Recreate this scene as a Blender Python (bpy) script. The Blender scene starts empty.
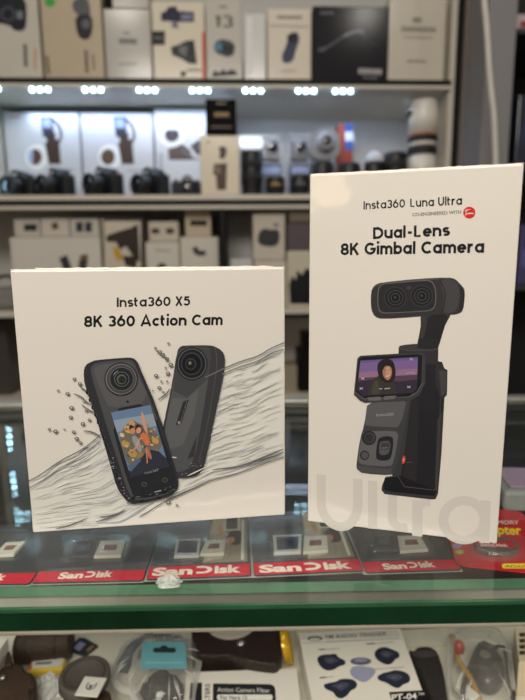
import bpy, bmesh, math, random
from mathutils import Matrix, Vector
R = math.radians
random.seed(7)
S = bpy.context.scene
C = S.collection

# ---------------------------------------------------------------- camera
F_PX, PITCH, ROLL, CAM_Z = 520.0, R(9.53), R(-0.5), 0.135
cp, sp, cr, sr = math.cos(PITCH), math.sin(PITCH), math.cos(ROLL), math.sin(ROLL)
RT, UP, FW = Vector((1, 0, 0)), Vector((0, sp, cp)), Vector((0, cp, -sp))
cam_d = bpy.data.cameras.new('camera')
cam = bpy.data.objects.new('view_camera', cam_d)
C.objects.link(cam)
cx_, cy_ = RT * cr + UP * sr, RT * -sr + UP * cr
m3 = Matrix((cx_, cy_, -FW)).transposed()
cam.matrix_world = Matrix.Translation((0, 0, CAM_Z)) @ m3.to_4x4()
cam_d.sensor_fit = 'VERTICAL'
cam_d.sensor_height = 36.0
cam_d.lens = F_PX / 700 * 36.0
cam_d.clip_start, cam_d.clip_end = 0.01, 60
cam_d.dof.use_dof = True
cam_d.dof.focus_distance = 0.262
cam_d.dof.aperture_fstop = 7.8
S.camera = cam

# ---------------------------------------------------------------- light and exposure
S.view_settings.view_transform = 'Standard'
S.view_settings.look = 'None'
S.view_settings.gamma = 1.0
S.view_settings.exposure = 0.0
S.view_settings.use_curve_mapping = False
world = bpy.data.worlds.new('world')
S.world = world
world.use_nodes = True
world.node_tree.nodes['Background'].inputs[0].default_value = (1.0, 0.92, 0.83, 1)
world.node_tree.nodes['Background'].inputs[1].default_value = 0.17


def area(name, loc, target, sx, sy, power, col):
    d = bpy.data.lights.new(name, 'AREA')
    d.shape = 'RECTANGLE'
    d.size, d.size_y, d.energy, d.color = sx, sy, power, col
    o = bpy.data.objects.new(name, d)
    o.location = loc
    o.rotation_euler = (Vector(target) - Vector(loc)).to_track_quat('-Z', 'Y').to_euler()
    C.objects.link(o)
    return o


WARM, COOL = (1.0, 0.94, 0.85), (0.62, 0.76, 1.0)
area('ceiling_panel_light', (-0.2, -0.72, 1.12), (0.0, 0.3, 0.05), 0.9, 0.5, 21.5, WARM)
area('ceiling_panel_light', (0.3, 0.6, 1.75), (0.0, 0.8, 0), 1.2, 0.4, 4, WARM)
# ceiling spots, mirrored in the glossy cartons of the top shelf
area('ceiling_spot', (0.87, -0.72, 1.72), (0, 1.4, .5), .14, .14, 2.0, WARM)
area('ceiling_spot', (-0.66, -0.72, 1.74), (0, 1.4, .5), .14, .14, 2.0, WARM)
# LED strip of the shelf: one lamp along the underside of the upper board
SHELF_YAW = R(2.5)
SHELF_Y = 1.42        # distance of the wall shelving from the camera
KS = SHELF_Y / 1.75   # its goods were measured for 1.75 m
area('led_strip_light', (-0.10, 1.53, 0.555), (-0.10, 1.60, 0.25), 1.1, 0.03, 1.15, COOL)
# added fill light under the counter glass front, brightens cards and deck
area('counter_fill_light', (0.0, 0.205, -0.016), (0.0, 0.33, -0.2), 0.9, 0.006, 0.26, (1.0, .95, .86))
# small warm shop lamps far behind the camera, mirrored in the film of the boxes
area('shop_lamp', (-1.15, -2.6, 0.62), (0, .25, .1), .22, .22, 1.6, (1.0, .72, .40))
area('shop_lamp', (-0.75, -2.7, 0.95), (0, .25, .1), .3, .16, 1.6, (1.0, .74, .42))
area('shop_lamp', (1.1, -2.4, 0.5), (0, .25, .1), .25, .2, 1.2, (1.0, .78, .5))


# ---------------------------------------------------------------- colour and materials
def lin(c):
    return tuple(((v / 255) / 12.92 if v / 255 <= .04045 else ((v / 255 + .055) / 1.055) ** 2.4) for v in c)


def mat(name, rgb, rough=.5, metal=0, coat=0, coat_rough=.08, var=.06, scale=40, bump=0, bump_scale=60, emit=None,
        trans=0, spec=.5, alpha=None):
    m = bpy.data.materials.new(name)
    m.use_nodes = True
    nt = m.node_tree
    b = nt.nodes['Principled BSDF']
    c = lin(rgb)
    tc = nt.nodes.new('ShaderNodeTexCoord')
    if var:
        nz = nt.nodes.new('ShaderNodeTexNoise')
        nz.inputs['Scale'].default_value = scale
        nz.inputs['Detail'].default_value = 4
        nt.links.new(tc.outputs['Object'], nz.inputs['Vector'])
        rp = nt.nodes.new('ShaderNodeValToRGB')
        rp.color_ramp.elements[0].position, rp.color_ramp.elements[1].position = .3, .7
        rp.color_ramp.elements[0].color = (*[v * (1 - var) for v in c], 1)
        rp.color_ramp.elements[1].color = (*[min(1, v * (1 + var)) for v in c], 1)
        nt.links.new(nz.outputs['Fac'], rp.inputs[0])
        nt.links.new(rp.outputs[0], b.inputs['Base Color'])
    else:
        b.inputs['Base Color'].default_value = (*c, 1)
    b.inputs['Roughness'].default_value = rough
    b.inputs['Metallic'].default_value = metal
    b.inputs['Specular IOR Level'].default_value = spec
    b.inputs['Coat Weight'].default_value = coat
    b.inputs['Coat Roughness'].default_value = coat_rough
    b.inputs['Transmission Weight'].default_value = trans
    if alpha is not None:
        b.inputs['Alpha'].default_value = alpha
    if emit:
        b.inputs['Emission Color'].default_value = (*lin(emit[0]), 1)
        b.inputs['Emission Strength'].default_value = emit[1]
    if bump:
        n2 = nt.nodes.new('ShaderNodeTexNoise')
        n2.inputs['Scale'].default_value = bump_scale
        n2.inputs['Detail'].default_value = 3
        nt.links.new(tc.outputs['Object'], n2.inputs['Vector'])
        bp = nt.nodes.new('ShaderNodeBump')
        bp.inputs['Strength'].default_value = bump
        bp.inputs['Distance'].default_value = .01
        nt.links.new(n2.outputs['Fac'], bp.inputs['Height'])
        if coat:
            nt.links.new(bp.outputs[0], b.inputs['Coat Normal'])
        else:
            nt.links.new(bp.outputs[0], b.inputs['Normal'])
    return m


def glass_mat(name, tint, f0=.04, rough=0.0, bump=0, bump_scale=40, haze=0.0, haze_col=(230, 228, 220), refl=.85):
    """clear sheet: Schlick mix of a tinted transparent and a glossy layer, plus a little milky haze for plastic film"""
    m = bpy.data.materials.new(name)
    m.use_nodes = True
    nt = m.node_tree
    N, L = nt.nodes, nt.links
    N.remove(N['Principled BSDF'])
    out = N['Material Output']
    geo = N.new('ShaderNodeNewGeometry')
    dot = N.new('ShaderNodeVectorMath'); dot.operation = 'DOT_PRODUCT'
    L.new(geo.outputs['Incoming'], dot.inputs[0])
    tr = N.new('ShaderNodeBsdfTransparent'); tr.inputs[0].default_value = (*tint, 1)
    gl = N.new('ShaderNodeBsdfGlossy'); gl.inputs['Roughness'].default_value = rough
    nrm = geo.outputs['Normal']
    if bump:
        tc = N.new('ShaderNodeTexCoord')
        nz = N.new('ShaderNodeTexNoise'); nz.inputs['Scale'].default_value = bump_scale; nz.inputs['Detail'].default_value = 3
        L.new(tc.outputs['Object'], nz.inputs['Vector'])
        bp = N.new('ShaderNodeBump'); bp.inputs['Strength'].default_value = bump; bp.inputs['Distance'].default_value = .006
        L.new(nz.outputs['Fac'], bp.inputs['Height'])
        L.new(bp.outputs[0], gl.inputs['Normal'])
        nrm = bp.outputs[0]
    L.new(nrm, dot.inputs[1])
    ab = N.new('ShaderNodeMath'); ab.operation = 'ABSOLUTE'; L.new(dot.outputs['Value'], ab.inputs[0])
    om = N.new('ShaderNodeMath'); om.operation = 'SUBTRACT'; om.inputs[0].default_value = 1; L.new(ab.outputs[0], om.inputs[1])
    pw = N.new('ShaderNodeMath'); pw.operation = 'POWER'; pw.inputs[1].default_value = 5; L.new(om.outputs[0], pw.inputs[0])
    ma = N.new('ShaderNodeMath'); ma.operation = 'MULTIPLY_ADD'; ma.inputs[1].default_value = (1 - f0) * refl; ma.inputs[2].default_value = f0
    L.new(pw.outputs[0], ma.inputs[0])
    mx = N.new('ShaderNodeMixShader'); L.new(ma.outputs[0], mx.inputs[0])
    base = tr.outputs[0]
    if haze:
        df = N.new('ShaderNodeBsdfDiffuse'); df.inputs[0].default_value = (*lin(haze_col), 1)
        hm = N.new('ShaderNodeMixShader'); hm.inputs[0].default_value = haze
        L.new(tr.outputs[0], hm.inputs[1]); L.new(df.outputs[0], hm.inputs[2])
        base = hm.outputs[0]
    L.new(base, mx.inputs[1]); L.new(gl.outputs[0], mx.inputs[2])
    L.new(mx.outputs[0], out.inputs[0])
    return m


M = {}
_cache = {}


def col(rgb, rough=.5, **k):
    key = (tuple(rgb), rough, tuple(sorted(k.items())))
    if key not in _cache:
        _cache[key] = mat('paint_%02x%02x%02x' % tuple(rgb), rgb, rough, **k)
    return _cache[key]


def ink(rgb):
    if max(rgb) - min(rgb) < 14 and max(rgb) < 160:      # printed greys are neutral to cool
        rgb = (max(0, rgb[0] - 3), rgb[1], min(255, rgb[2] + 5))
    return col(rgb, .5, var=0, coat=.12, coat_rough=.15, spec=.2)


M['wrapped_card'] = mat('wrapped white carton', (226, 220, 211), .5, coat=.55, coat_rough=.10, var=.015, scale=8, bump=.12, bump_scale=22)
M['film'] = glass_mat('clear film', (.98, .98, .98), .05, .05, .6, 90, .35)
M['glass'] = glass_mat('counter glass', (.965, .985, .972), .035)
M['glass_edge'] = mat('green glass edge', (8, 46, 26), .12, var=.5, scale=18, spec=.45)
M['seal'] = mat('dark back seal', (40, 42, 44), .5)
M['glass_edge_pale'] = mat('pale green glass edge', (84, 122, 96), .2, var=.25, scale=25, coat=.6)
M['alu'] = mat('brushed aluminium', (190, 188, 180), .35, .8, var=.05)
M['black'] = mat('black plastic', (22, 22, 24), .45, var=.2, scale=80)
M['soft_black'] = mat('black rubber', (28, 27, 28), .7, var=.2, scale=80)
M['cambody'] = mat('camera body', (26, 27, 32), .5, var=.2, scale=90, bump=.1, bump_scale=400)
M['lensglass'] = mat('lens glass', (20, 24, 40), .05, var=0, coat=1, coat_rough=.02)
M['cream'] = mat('cream laminate', (205, 198, 184), .45, var=.03, scale=6)
M['laminate'] = mat('white laminate', (196, 194, 192), .55, var=.03, scale=6)
M['dark_trim'] = mat('black aluminium trim', (10, 10, 11), .6, var=.1, spec=.2)
M['led'] = mat('led dot', (255, 255, 255), .3, var=0, emit=((178, 230, 255), 26))
M['led_base'] = mat('led module base', (84, 90, 98), .4, var=.02)
M['leather'] = mat('brown leather', (56, 39, 27), .55, var=.2, scale=30, bump=.25, bump_scale=500)
M['dark_leather'] = mat('dark brown leather', (38, 23, 18), .5, var=.2, scale=30, bump=.25, bump_scale=500)
M['deck'] = mat('off-white deck', (214, 208, 192), .6, var=.05, scale=12)
M['white_box'] = mat('white carton', (224, 218, 206), .5, var=.02, scale=10, coat=.3)
M['bag'] = glass_mat('clear bag', (.985, .985, .975), .03, .06, .6, 70, .11, refl=.5)
M['seal_film'] = glass_mat('sealed film edge', (.97, .97, .96), .06, .1, .4, 120, .38, (240, 240, 236))
M['blister'] = glass_mat('clear blister', (.98, .98, .98), .03, .04, .3, 60, .03, refl=.5)
M['silver'] = mat('silver', (190, 190, 190), .3, .9, var=.05)


# ---------------------------------------------------------------- projection helpers (photo pixel -> point on a real surface)
def ray(px, py):
    X, Y = px - 262.5, py - 350
    X, Y = X * cr + Y * sr, -X * sr + Y * cr
    return RT * (X / F_PX) - UP * (Y / F_PX) + FW


def on_z(px, py, z):
    d = ray(px, py)
    t = (z - CAM_Z) / d.z
    return Vector((d.x * t, d.y * t, z))


class Frame:
    """local frame of a thing: origin and yaw; v() reads the front face (x, z), h() a level (x, y)"""
    def __init__(s, loc, yaw):
        s.loc, s.yaw = Vector(loc), yaw
        s.ux, s.uy = Vector((math.cos(yaw), math.sin(yaw), 0)), Vector((-math.sin(yaw), math.cos(yaw), 0))

    def v(s, px, py, dy=0):
        d = ray(px, py)
        o = Vector((0, 0, CAM_Z)) - s.loc - s.uy * dy
        t = -o.dot(s.uy) / d.dot(s.uy)
        p = o + d * t
        return (p.dot(s.ux), p.z)

    def h(s, px, py, dz=0):
        p = on_z(px, py, s.loc.z + dz) - s.loc
        return (p.dot(s.ux), p.dot(s.uy))

    def w(s, x, y, z=0):
        return s.loc + s.ux * x + s.uy * y + Vector((0, 0, z))


# ---------------------------------------------------------------- mesh builder
def arc(cx, cy, rx, ry, a0, a1, n=14):
    return [(cx + rx * math.cos(R(a0 + (a1 - a0) * i / n)), cy + ry * math.sin(R(a0 + (a1 - a0) * i / n))) for i in range(n + 1)]


def rrect(x0, x1, y0, y1, r, n=5):
    r = min(r, (x1 - x0) / 2 * .999, (y1 - y0) / 2 * .999)
    return (arc(x1 - r, y1 - r, r, r, 0, 90, n) + arc(x0 + r, y1 - r, r, r, 90, 180, n) +
            arc(x0 + r, y0 + r, r, r, 180, 270, n) + arc(x1 - r, y0 + r, r, r, 270, 360, n))


def smooth_poly(pts, it=2, closed=True):
    for _ in range(it):
        q = []
        n = len(pts)
        rng = range(n) if closed else range(n - 1)
        if not closed:
            q.append(pts[0])
        for i in rng:
            a, b = pts[i], pts[(i + 1) % n]
            q.append(tuple(a[k] * .75 + b[k] * .25 for k in range(len(a))))
            q.append(tuple(a[k] * .25 + b[k] * .75 for k in range(len(a))))
        if not closed:
            q.append(pts[-1])
        pts = q
    return pts


class MB:
    def __init__(s):
        s.v, s.f, s.mi, s.sm = [], [], [], []

    def add(s, vs, fs, m=0, mx=None, smooth=False):
        b = len(s.v)
        for p in vs:
            p = Vector(p)
            s.v.append(mx @ p if mx else p)
        for f in fs:
            s.f.append([b + i for i in f]); s.mi.append(m); s.sm.append(smooth)
        return s

    def box(s, x0, x1, y0, y1, z0, z1, bev=0, m=0, mx=None, seg=2):
        bm = bmesh.new()
        bmesh.ops.create_cube(bm, size=1)
        for v in bm.verts:
            v.co = ((x0 + x1) / 2 + v.co.x * (x1 - x0), (y0 + y1) / 2 + v.co.y * (y1 - y0), (z0 + z1) / 2 + v.co.z * (z1 - z0))
        if bev:
            bmesh.ops.bevel(bm, geom=list(bm.edges), offset=bev, segments=seg, profile=.5, affect='EDGES')
        bm.verts.ensure_lookup_table()
        s.add([v.co.copy() for v in bm.verts], [[v.index for v in f.verts] for f in bm.faces], m, mx)
        bm.free()
        return s

    def lathe(s, prof, seg=28, m=0, mx=None, cap=True):
        """prof: (radius, z) list, spun about local z"""
        vs, fs = [], []
        for r, z in prof:
            for i in range(seg):
                a = 2 * math.pi * i / seg
                vs.append((r * math.cos(a), r * math.sin(a), z))
        for k in range(len(prof) - 1):
            for i in range(seg):
                j = (i + 1) % seg
                fs.append([k * seg + i, k * seg + j, (k + 1) * seg + j, (k + 1) * seg + i])
        if cap:
            fs.append(list(range(seg))[::-1])
            fs.append([(len(prof) - 1) * seg + i for i in range(seg)])
        return s.add(vs, fs, m, mx, True)

    def prism(s, pts, z0, z1, m=0, mx=None, bev=0):
        """outline in x, y raised from z0 to z1; bev narrows the top rim"""
        n = len(pts)
        cxm, cym = sum(p[0] for p in pts) / n, sum(p[1] for p in pts) / n
        rings = [(pts, z0)]
        if bev:
            def inset(d):
                o = []
                for x, y in pts:
                    l = math.hypot(x - cxm, y - cym) or 1
                    o.append((x - (x - cxm) / l * d, y - (y - cym) / l * d))
                return o
            rings += [(pts, z1 - bev), (inset(bev * .3), z1 - bev * .3), (inset(bev), z1)]
        else:
            rings += [(pts, z1)]
        vs = [(x, y, z) for p, z in rings for x, y in p]
        fs = []
        for k in range(len(rings) - 1):
            for i in range(n):
                j = (i + 1) % n
                fs.append([k * n + i, k * n + j, (k + 1) * n + j, (k + 1) * n + i])
        fs.append(list(range(n))[::-1]); fs.append([(len(rings) - 1) * n + i for i in range(n)])
        return s.add(vs, fs, m, mx)

    def tube(s, path, r, seg=10, m=0, mx=None):
        pts = [Vector(p) for p in path]
        vs, fs = [], []
        n = len(pts)
        for i, p in enumerate(pts):
            t = (pts[min(i + 1, n - 1)] - pts[max(i - 1, 0)]).normalized()
            a = Vector((0, 0, 1)) if abs(t.z) < .9 else Vector((1, 0, 0))
            u = t.cross(a).normalized(); w = t.cross(u)
            rr = r[i] if isinstance(r, (list, tuple)) else r
            for k in range(seg):
                q = 2 * math.pi * k / seg
                vs.append(p + (u * math.cos(q) + w * math.sin(q)) * rr)
        for i in range(n - 1):
            for k in range(seg):
                j = (k + 1) % seg
                fs.append([i * seg + k, i * seg + j, (i + 1) * seg + j, (i + 1) * seg + k])
        fs.append(list(range(seg))[::-1]); fs.append([(n - 1) * seg + k for k in range(seg)])
        return s.add(vs, fs, m, mx, True)

    # flat print: 'v' lies on a front face (x, z), 'h' on a level top (x, y)
    def flat(s, pts, lay, mode='v', base=0.0, m=0):
        e = base + lay * EPS
        if mode == 'v':
            vs = [(p[0], -e, p[1]) for p in pts]
        else:
            vs = [(p[0], p[1], e) for p in pts]
        return s.add(vs, [list(range(len(pts)))], m)

    def ribbon(s, pts, w, lay, mode='v', base=0.0, m=0, taper=False):
        L_, R_ = [], []
        n = len(pts)
        for i in range(n):
            a, b = pts[max(i - 1, 0)], pts[min(i + 1, n - 1)]
            dx, dy = b[0] - a[0], b[1] - a[1]
            l = math.hypot(dx, dy) or 1
            ww = w
            if 0 < i < n - 1:   # mitre
                ax, ay = pts[i][0] - a[0], pts[i][1] - a[1]
                la = math.hypot(ax, ay) or 1
                c = abs((ax * dx + ay * dy) / (la * l))
                ww = w / max(c, .6)
            if taper:
                ww *= max(.06, math.sin(math.pi * (i + .3) / (n - .4)) ** .7)
            nx, ny = -dy / l * ww / 2, dx / l * ww / 2
            L_.append((pts[i][0] + nx, pts[i][1] + ny)); R_.append((pts[i][0] - nx, pts[i][1] - ny))
        for i in range(n - 1):
            s.flat([L_[i], L_[i + 1], R_[i + 1], R_[i]], lay, mode, base, m)
        return s

    def build(s, name, mats, parent=None, loc=None, rz=None):
        me = bpy.data.meshes.new(name)
        me.from_pydata([tuple(v) for v in s.v], [], s.f)
        mats = mats if isinstance(mats, (list, tuple)) else [mats]
        for x in mats:
            me.materials.append(x)
        me.polygons.foreach_set('material_index', s.mi)
        me.polygons.foreach_set('use_smooth', s.sm)
        me.update()
        o = bpy.data.objects.new(name, me)
        C.objects.link(o)
        if parent:
            o.parent = parent
        if loc is not None:
            o.location = loc
        if rz is not None:
            o.rotation_euler = (0, 0, rz)
        return o


EPS = 0.00008


def tag(o, label, cat, group=None, kind=None):
    o['label'], o['category'] = label, cat
    if group:
        o['group'] = group
    if kind:
        o['kind'] = kind
    return o


def thing(name, label, cat, loc, rz=0, group=None):
    o = bpy.data.objects.new(name, None)
    o.empty_display_size = .02
    C.objects.link(o)
    o.location, o.rotation_euler = loc, (0, 0, rz)
    return tag(o, label, cat, group)


def struct(o):
    o['kind'] = 'structure'
    return o


# ---------------------------------------------------------------- lettering
def glyphs(w):
    h = w / 2
    X = .75
    rc = X / 2 - h
    ra = .215
    G = {}
    circ = arc(rc, X / 2, rc, rc, 0, 360, 28)
    G['o'] = ([circ], 2 * rc)
    G['a'] = ([circ, [(2 * rc, 0), (2 * rc, X)]], 2 * rc)
    G['b'] = ([circ, [(0, 0), (0, 1.04)]], 2 * rc)
    G['c'] = ([arc(rc, X / 2, rc, rc, 45, 315, 22)], 2 * rc * .9)
    G['e'] = ([arc(rc, X / 2, rc, rc, 0, 318, 24), [(h * .4, X / 2), (2 * rc + h, X / 2)]], 2 * rc)
    G['i'] = ([[(0, 0), (0, X)], [(0, X + .14), (0, X + .14 + w)]], 0)
    G['l'] = ([[(0, 0), (0, 1.04)]], 0)
    G['n'] = ([[(0, 0), (0, X)], arc(.26, X - h - .26, .26, .26, 180, 0, 14) + [(.52, 0)]], .52)
    G['u'] = ([[(.52, X), (.52, 0)], [(0, X)] + arc(.26, h + .26, .26, .26, 180, 360, 14)], .52)
    G['m'] = ([[(0, 0), (0, X)], arc(ra, X - h - ra, ra, ra, 180, 0, 12) + [(2 * ra, 0)],
               arc(3 * ra, X - h - ra, ra, ra, 180, 0, 12) + [(4 * ra, 0)]], 4 * ra)
    G['r'] = ([[(0, 0), (0, X)], arc(.26, X - h - .26, .26, .26, 180, 75, 8)], .3)
    G['t'] = ([[(0, .98), (0, .2)] + arc(.17, .17 + h, .17, .17, 180, 280, 8), [(-.15, X - h), (.24, X - h)]], .24)
    q = (X - w) / 4
    sc = .21
    G['s'] = ([arc(sc, X - h - q, sc, q, 30, 270, 14) + arc(sc, h + q, sc, q, 90, -150, 14)[1:]], 2 * sc)
    q = (1 - w) / 4
    G['S'] = ([arc(.29, 1 - h - q, .27, q, 30, 270, 14) + arc(.29, h + q, .29, q, 90, -150, 14)[1:]], .58)
    G['A'] = ([[(0, 0), (.40, 1), (.8, 0)], [(.14, .27), (.66, .27)]], .8)
    rC = .5 - h
    G['C'] = ([arc(rC, .5, rC, rC, 45, 315, 24)], 2 * rC * .88)
    G['G'] = ([arc(rC, .5, rC, rC, 45, 360, 26), [(rC * 1.05, .5 - h * .2), (2 * rC + h, .5 - h * .2)]], 2 * rC)
    G['D'] = ([[(0, 0), (0, 1)], [(0, 1 - h), (.28, 1 - h)] + arc(.28, .5, .42, rC, 90, -90, 18) + [(0, h)]], .7)
    G['I'] = ([[(0, 0), (0, 1)]], 0)
    G['k'] = ([[(0, 0), (0, 1.04)], [(.42, X), (.02, .30)], [(.17, .45), (.46, 0)]], .46)
    G['K'] = ([[(0, 0), (0, 1)], [(.58, 1), (.02, .38)], [(.22, .6), (.62, 0)]], .6)
    G['L'] = ([[(0, 1), (0, h), (.46, h)]], .46)
    G['U'] = ([[(0, 1)] + arc(.3, h + .3, .3, .3, 180, 360, 18) + [(.6, 1)]], .6)
    G['X'] = ([[(0, 0), (.58, 1)], [(.58, 0), (0, 1)]], .58)
    q1 = (1 - w) / 4
    G['8'] = ([arc(.27, 1 - h - q1, .235, q1, 0, 360, 24), arc(.27, h + q1, .27, q1, 0, 360, 24)], .54)
    G['3'] = ([arc(.24, 1 - h - q1, .25, q1, 150, -90, 16), arc(.24, h + q1, .27, q1, 90, -150, 16)], .5)
    G['6'] = ([arc(.28, h + .275, .28, .275, 0, 360, 24), [(.04, .46), (.1, .62), (.36, 1)]], .56)
    G['0'] = ([arc(.28, .5, .28, .5 - h, 0, 360, 28)], .56)
    G['1'] = ([[(.0, .78), (.2, 1 - h), (.2, 0)]], .22)
    G['5'] = ([[(.5, 1 - h), (.1, 1 - h), (.05, .56)] + arc(.23, h + .275, .28, .275, 120, -150, 18)], .5)
    G['-'] = ([[(0, .42), (.34, .42)]], .34)
    G[' '] = ([], .12)
    return G


_G = {}


def stroke_text(mb, txt, place, w=.15, gap=.115, lay=1, mode='v', base=0, m=0, serif=False):
    """place(u, v): u 0..1 along the baseline, v in cap heights -> face coordinates"""
    if w not in _G:
        _G[w] = glyphs(w)
    G = _G[w]
    x, runs = 0, []
    for ch in txt:
        st, adv = G[ch]
        x += w / 2
        for s_ in (st[1:] if serif and ch == 'D' else st):
            runs.append([(x + p[0], p[1]) for p in s_])
        if serif and ch in 'nikaI':
            for s_ in st:
                if len(s_) == 2 or ch == 'n':
                    for p in ((s_[0], s_[-1]) if ch != 'a' else (s_[0],)):
                        if p[1] < .05:
                            runs.append([(x + p[0] - w * .85, w * .2), (x + p[0] + w * .85, w * .2)])
        x += adv + w / 2 + gap
    tot = x - gap
    for r_ in runs:
        # offset in text space, then placed, so that the stroke keeps its weight
        q = MB()
        q.ribbon(r_, w, 0)
        vs = [place(v.x / tot, v.z) for v in q.v]
        for f in q.f:
            mb.flat([vs[i] for i in f], lay + runs.index(r_) * .5, mode, base, m)
    return tot


def font_mesh(txt, bold=0.0, shear=0.0):
    cu = bpy.data.curves.new('lettering', 'FONT')
    cu.body, cu.size, cu.offset, cu.shear = txt, 1.0, bold, shear
    cu.resolution_u = 3
    ob = bpy.data.objects.new('lettering', cu)
    C.objects.link(ob)
    dg = bpy.context.evaluated_depsgraph_get()
    me = bpy.data.meshes.new_from_object(ob.evaluated_get(dg))
    vs = [(v.co.x, v.co.y) for v in me.vertices]
    fs = [list(p.vertices) for p in me.polygons]
    bpy.data.objects.remove(ob); bpy.data.curves.remove(cu); bpy.data.meshes.remove(me)
    x0, x1 = min(v[0] for v in vs), max(v[0] for v in vs)
    return [((v[0] - x0) / (x1 - x0), v[1] / .73) for v in vs], fs


def font_text(mb, txt, place, lay=1, mode='v', base=0, m=0, bold=0.0, shear=0.0):
    vs, fs = font_mesh(txt, bold, shear)
    vs = [place(*v) for v in vs]
    for f in fs:
        mb.flat([vs[i] for i in f], lay, mode, base, m)


def placer(conv, p0, p1, cap_px):
    """text line from photo point p0 to p1 (baseline), cap height in photo pixels"""
    dx, dy = p1[0] - p0[0], p1[1] - p0[1]
    a, b = conv(*p0), conv(*p1)
    c = conv(p0[0], p0[1] - cap_px)
    up = (c[0] - a[0], c[1] - a[1])
    return lambda u, v: (a[0] + (b[0] - a[0]) * u + up[0] * v, a[1] + (b[1] - a[1]) * u + up[1] * v)


def crop(x0, y0, s):
    return lambda u, v: (x0 + u / s, y0 + v / s)


# ================================================================= SETTING
FLOOR_Z = -0.98
struct(MB().box(-4, 4, -3, 4.5, FLOOR_Z - .05, FLOOR_Z).build('floor', mat('floor tiles', (120, 112, 100), .35, var=.15, scale=3)))
struct(MB().box(-3.5, 3.5, 2.45, 2.6, FLOOR_Z, 2.2).build('wall_back', mat('wall paint', (120, 115, 108), .8, var=.04, scale=3)))

# ----------------------------------------------------------------- wall shelf unit
SF = Frame((0, SHELF_Y, 0), SHELF_YAW)
SD = .30          # depth of the unit


def sz(py, px=262, d=0):
    return SF.v(px, py, d)[1]


def sx(px, py=200, d=0):
    return SF.v(px, py, d)[0]


Z_UP, Z_UPB, Z_UPC = sz(79.5), sz(84.5), sz(88)         # top / under the black edge / under the cream lip
Z_MID, Z_MIDB, Z_MIDC, Z_MIDD = sz(194.5), sz(199.6), sz(204.4), sz(208.5)
Z_LOW, Z_LOWB = sz(308.5, 297), sz(313.5, 297)
Z_BOT, Z_BOTB = sz(396.5, 297), sz(405, 297)
XL, XR = -.95, sx(447.5, 150)
XP = sx(-24, 150)      # left partition of the lit compartment
shelf = thing('display_shelf', 'tall wall shelving with black-edged boards and rows of white LED spots', 'shelf', (0, SHELF_Y, FLOOR_Z), SHELF_YAW)
dzs = -FLOOR_Z   # shelf things use heights above the floor


def sbox(name, mats, x0, x1, y0, y1, z0, z1, bev=0.0):
    return MB().box(x0, x1, y0, y1, z0 + dzs, z1 + dzs, bev).build(name, mats, shelf)


sbox('back_panel', M['laminate'], XL, XR + .04, SD, SD + .02, FLOOR_Z + .02, 1.7)
sbox('shelf_board', M['cream'], XL, XR, .006, SD, Z_UPC, Z_UP)
sbox('edge_trim', M['dark_trim'], XL, XR, -.004, .006, Z_UPB, Z_UP)
sbox('edge_lip', M['cream'], XL, XR, -.002, .006, Z_UPC, Z_UPB)
sbox('shelf_board', M['cream'], XL, XR, .0, SD, Z_MIDB, Z_MID)
sbox('edge_trim', M['dark_trim'], XL, XR, -.004, .01, Z_MIDC, Z_MIDB)
sbox('edge_lip', M['cream'], XL, XR, .0, .02, Z_MIDD, Z_MIDC)
sbox('shelf_board', M['cream'], XL, XR, 0, SD, Z_LOWB, Z_LOW)
sbox('edge_trim', M['dark_trim'], XL, XR, -.0, .01, Z_LOWB - .012, Z_LOWB)
sbox('shelf_board', M['cream'], XL, XR, -.01, SD, Z_BOTB, Z_BOT)
sbox('plinth', M['cream'], XL, XR, .03, .05, FLOOR_Z, Z_BOTB)
sbox('shelf_board', M['cream'], XL, XR, 0, SD, 1.15, 1.18)
sbox('side_panel', M['cream'], XR, XR + .0135, .01, SD, FLOOR_Z, 1.7)
sbox('side_panel', M['cream'], XL - .02, XL, .0, SD, FLOOR_Z, 1.7)
sbox('partition', M['cream'], XP - .015, XP, .003, SD, Z_MID, Z_UPC)
sbox('side_trim', M['dark_trim'], XR + .0137, XR + .030, -.006, .04, FLOOR_Z, 1.7)
xd = sx(223, 240)
sbox('divider', M['dark_trim'], xd - .008, xd + .008, .0, SD, Z_LOW, Z_MIDD)
xg = sx(237, 240, .25)
sbox('inner_panel', M['laminate'], xd + .009, xd + .11, SD - .10, SD - .08, Z_LOW, Z_MIDD)


def led_module(x, y, z, mx):
    m0 = Matrix.Translation((x, y, z + dzs)) @ mx
    led = MB().box(-.030, .030, -.011, .011, -.005, 0, .0018, 0, m0).build('led_module', M['led_base'], shelf)
    d = MB()
    for k in (-1, 0, 1):
        d.lathe([(.0046, 0), (.0045, .003), (.0036, .006), (.001, .0075)], 14, 0, m0 @ Matrix.Translation((k * .020, 0, 0)))
    d.build('led_lens', M['led'], led)


for px in (-10, 40, 93, 147, 200, 253, 306, 343):
    led_module(sx(px, 91, .012), .0125, Z_UPC - .0055 + .0055, Matrix.Rotation(math.pi, 4, 'X'))
for py in (185, 131):      # upright run on the left side panel
    led_module(XP + .006, .018, SF.v(-20, py, .018)[1], Matrix.Rotation(math.pi / 2, 4, 'Z') @ Matrix.Rotation(math.pi / 2, 4, 'X') @ Matrix.Rotation(math.pi / 2, 4, 'Z'))


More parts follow.
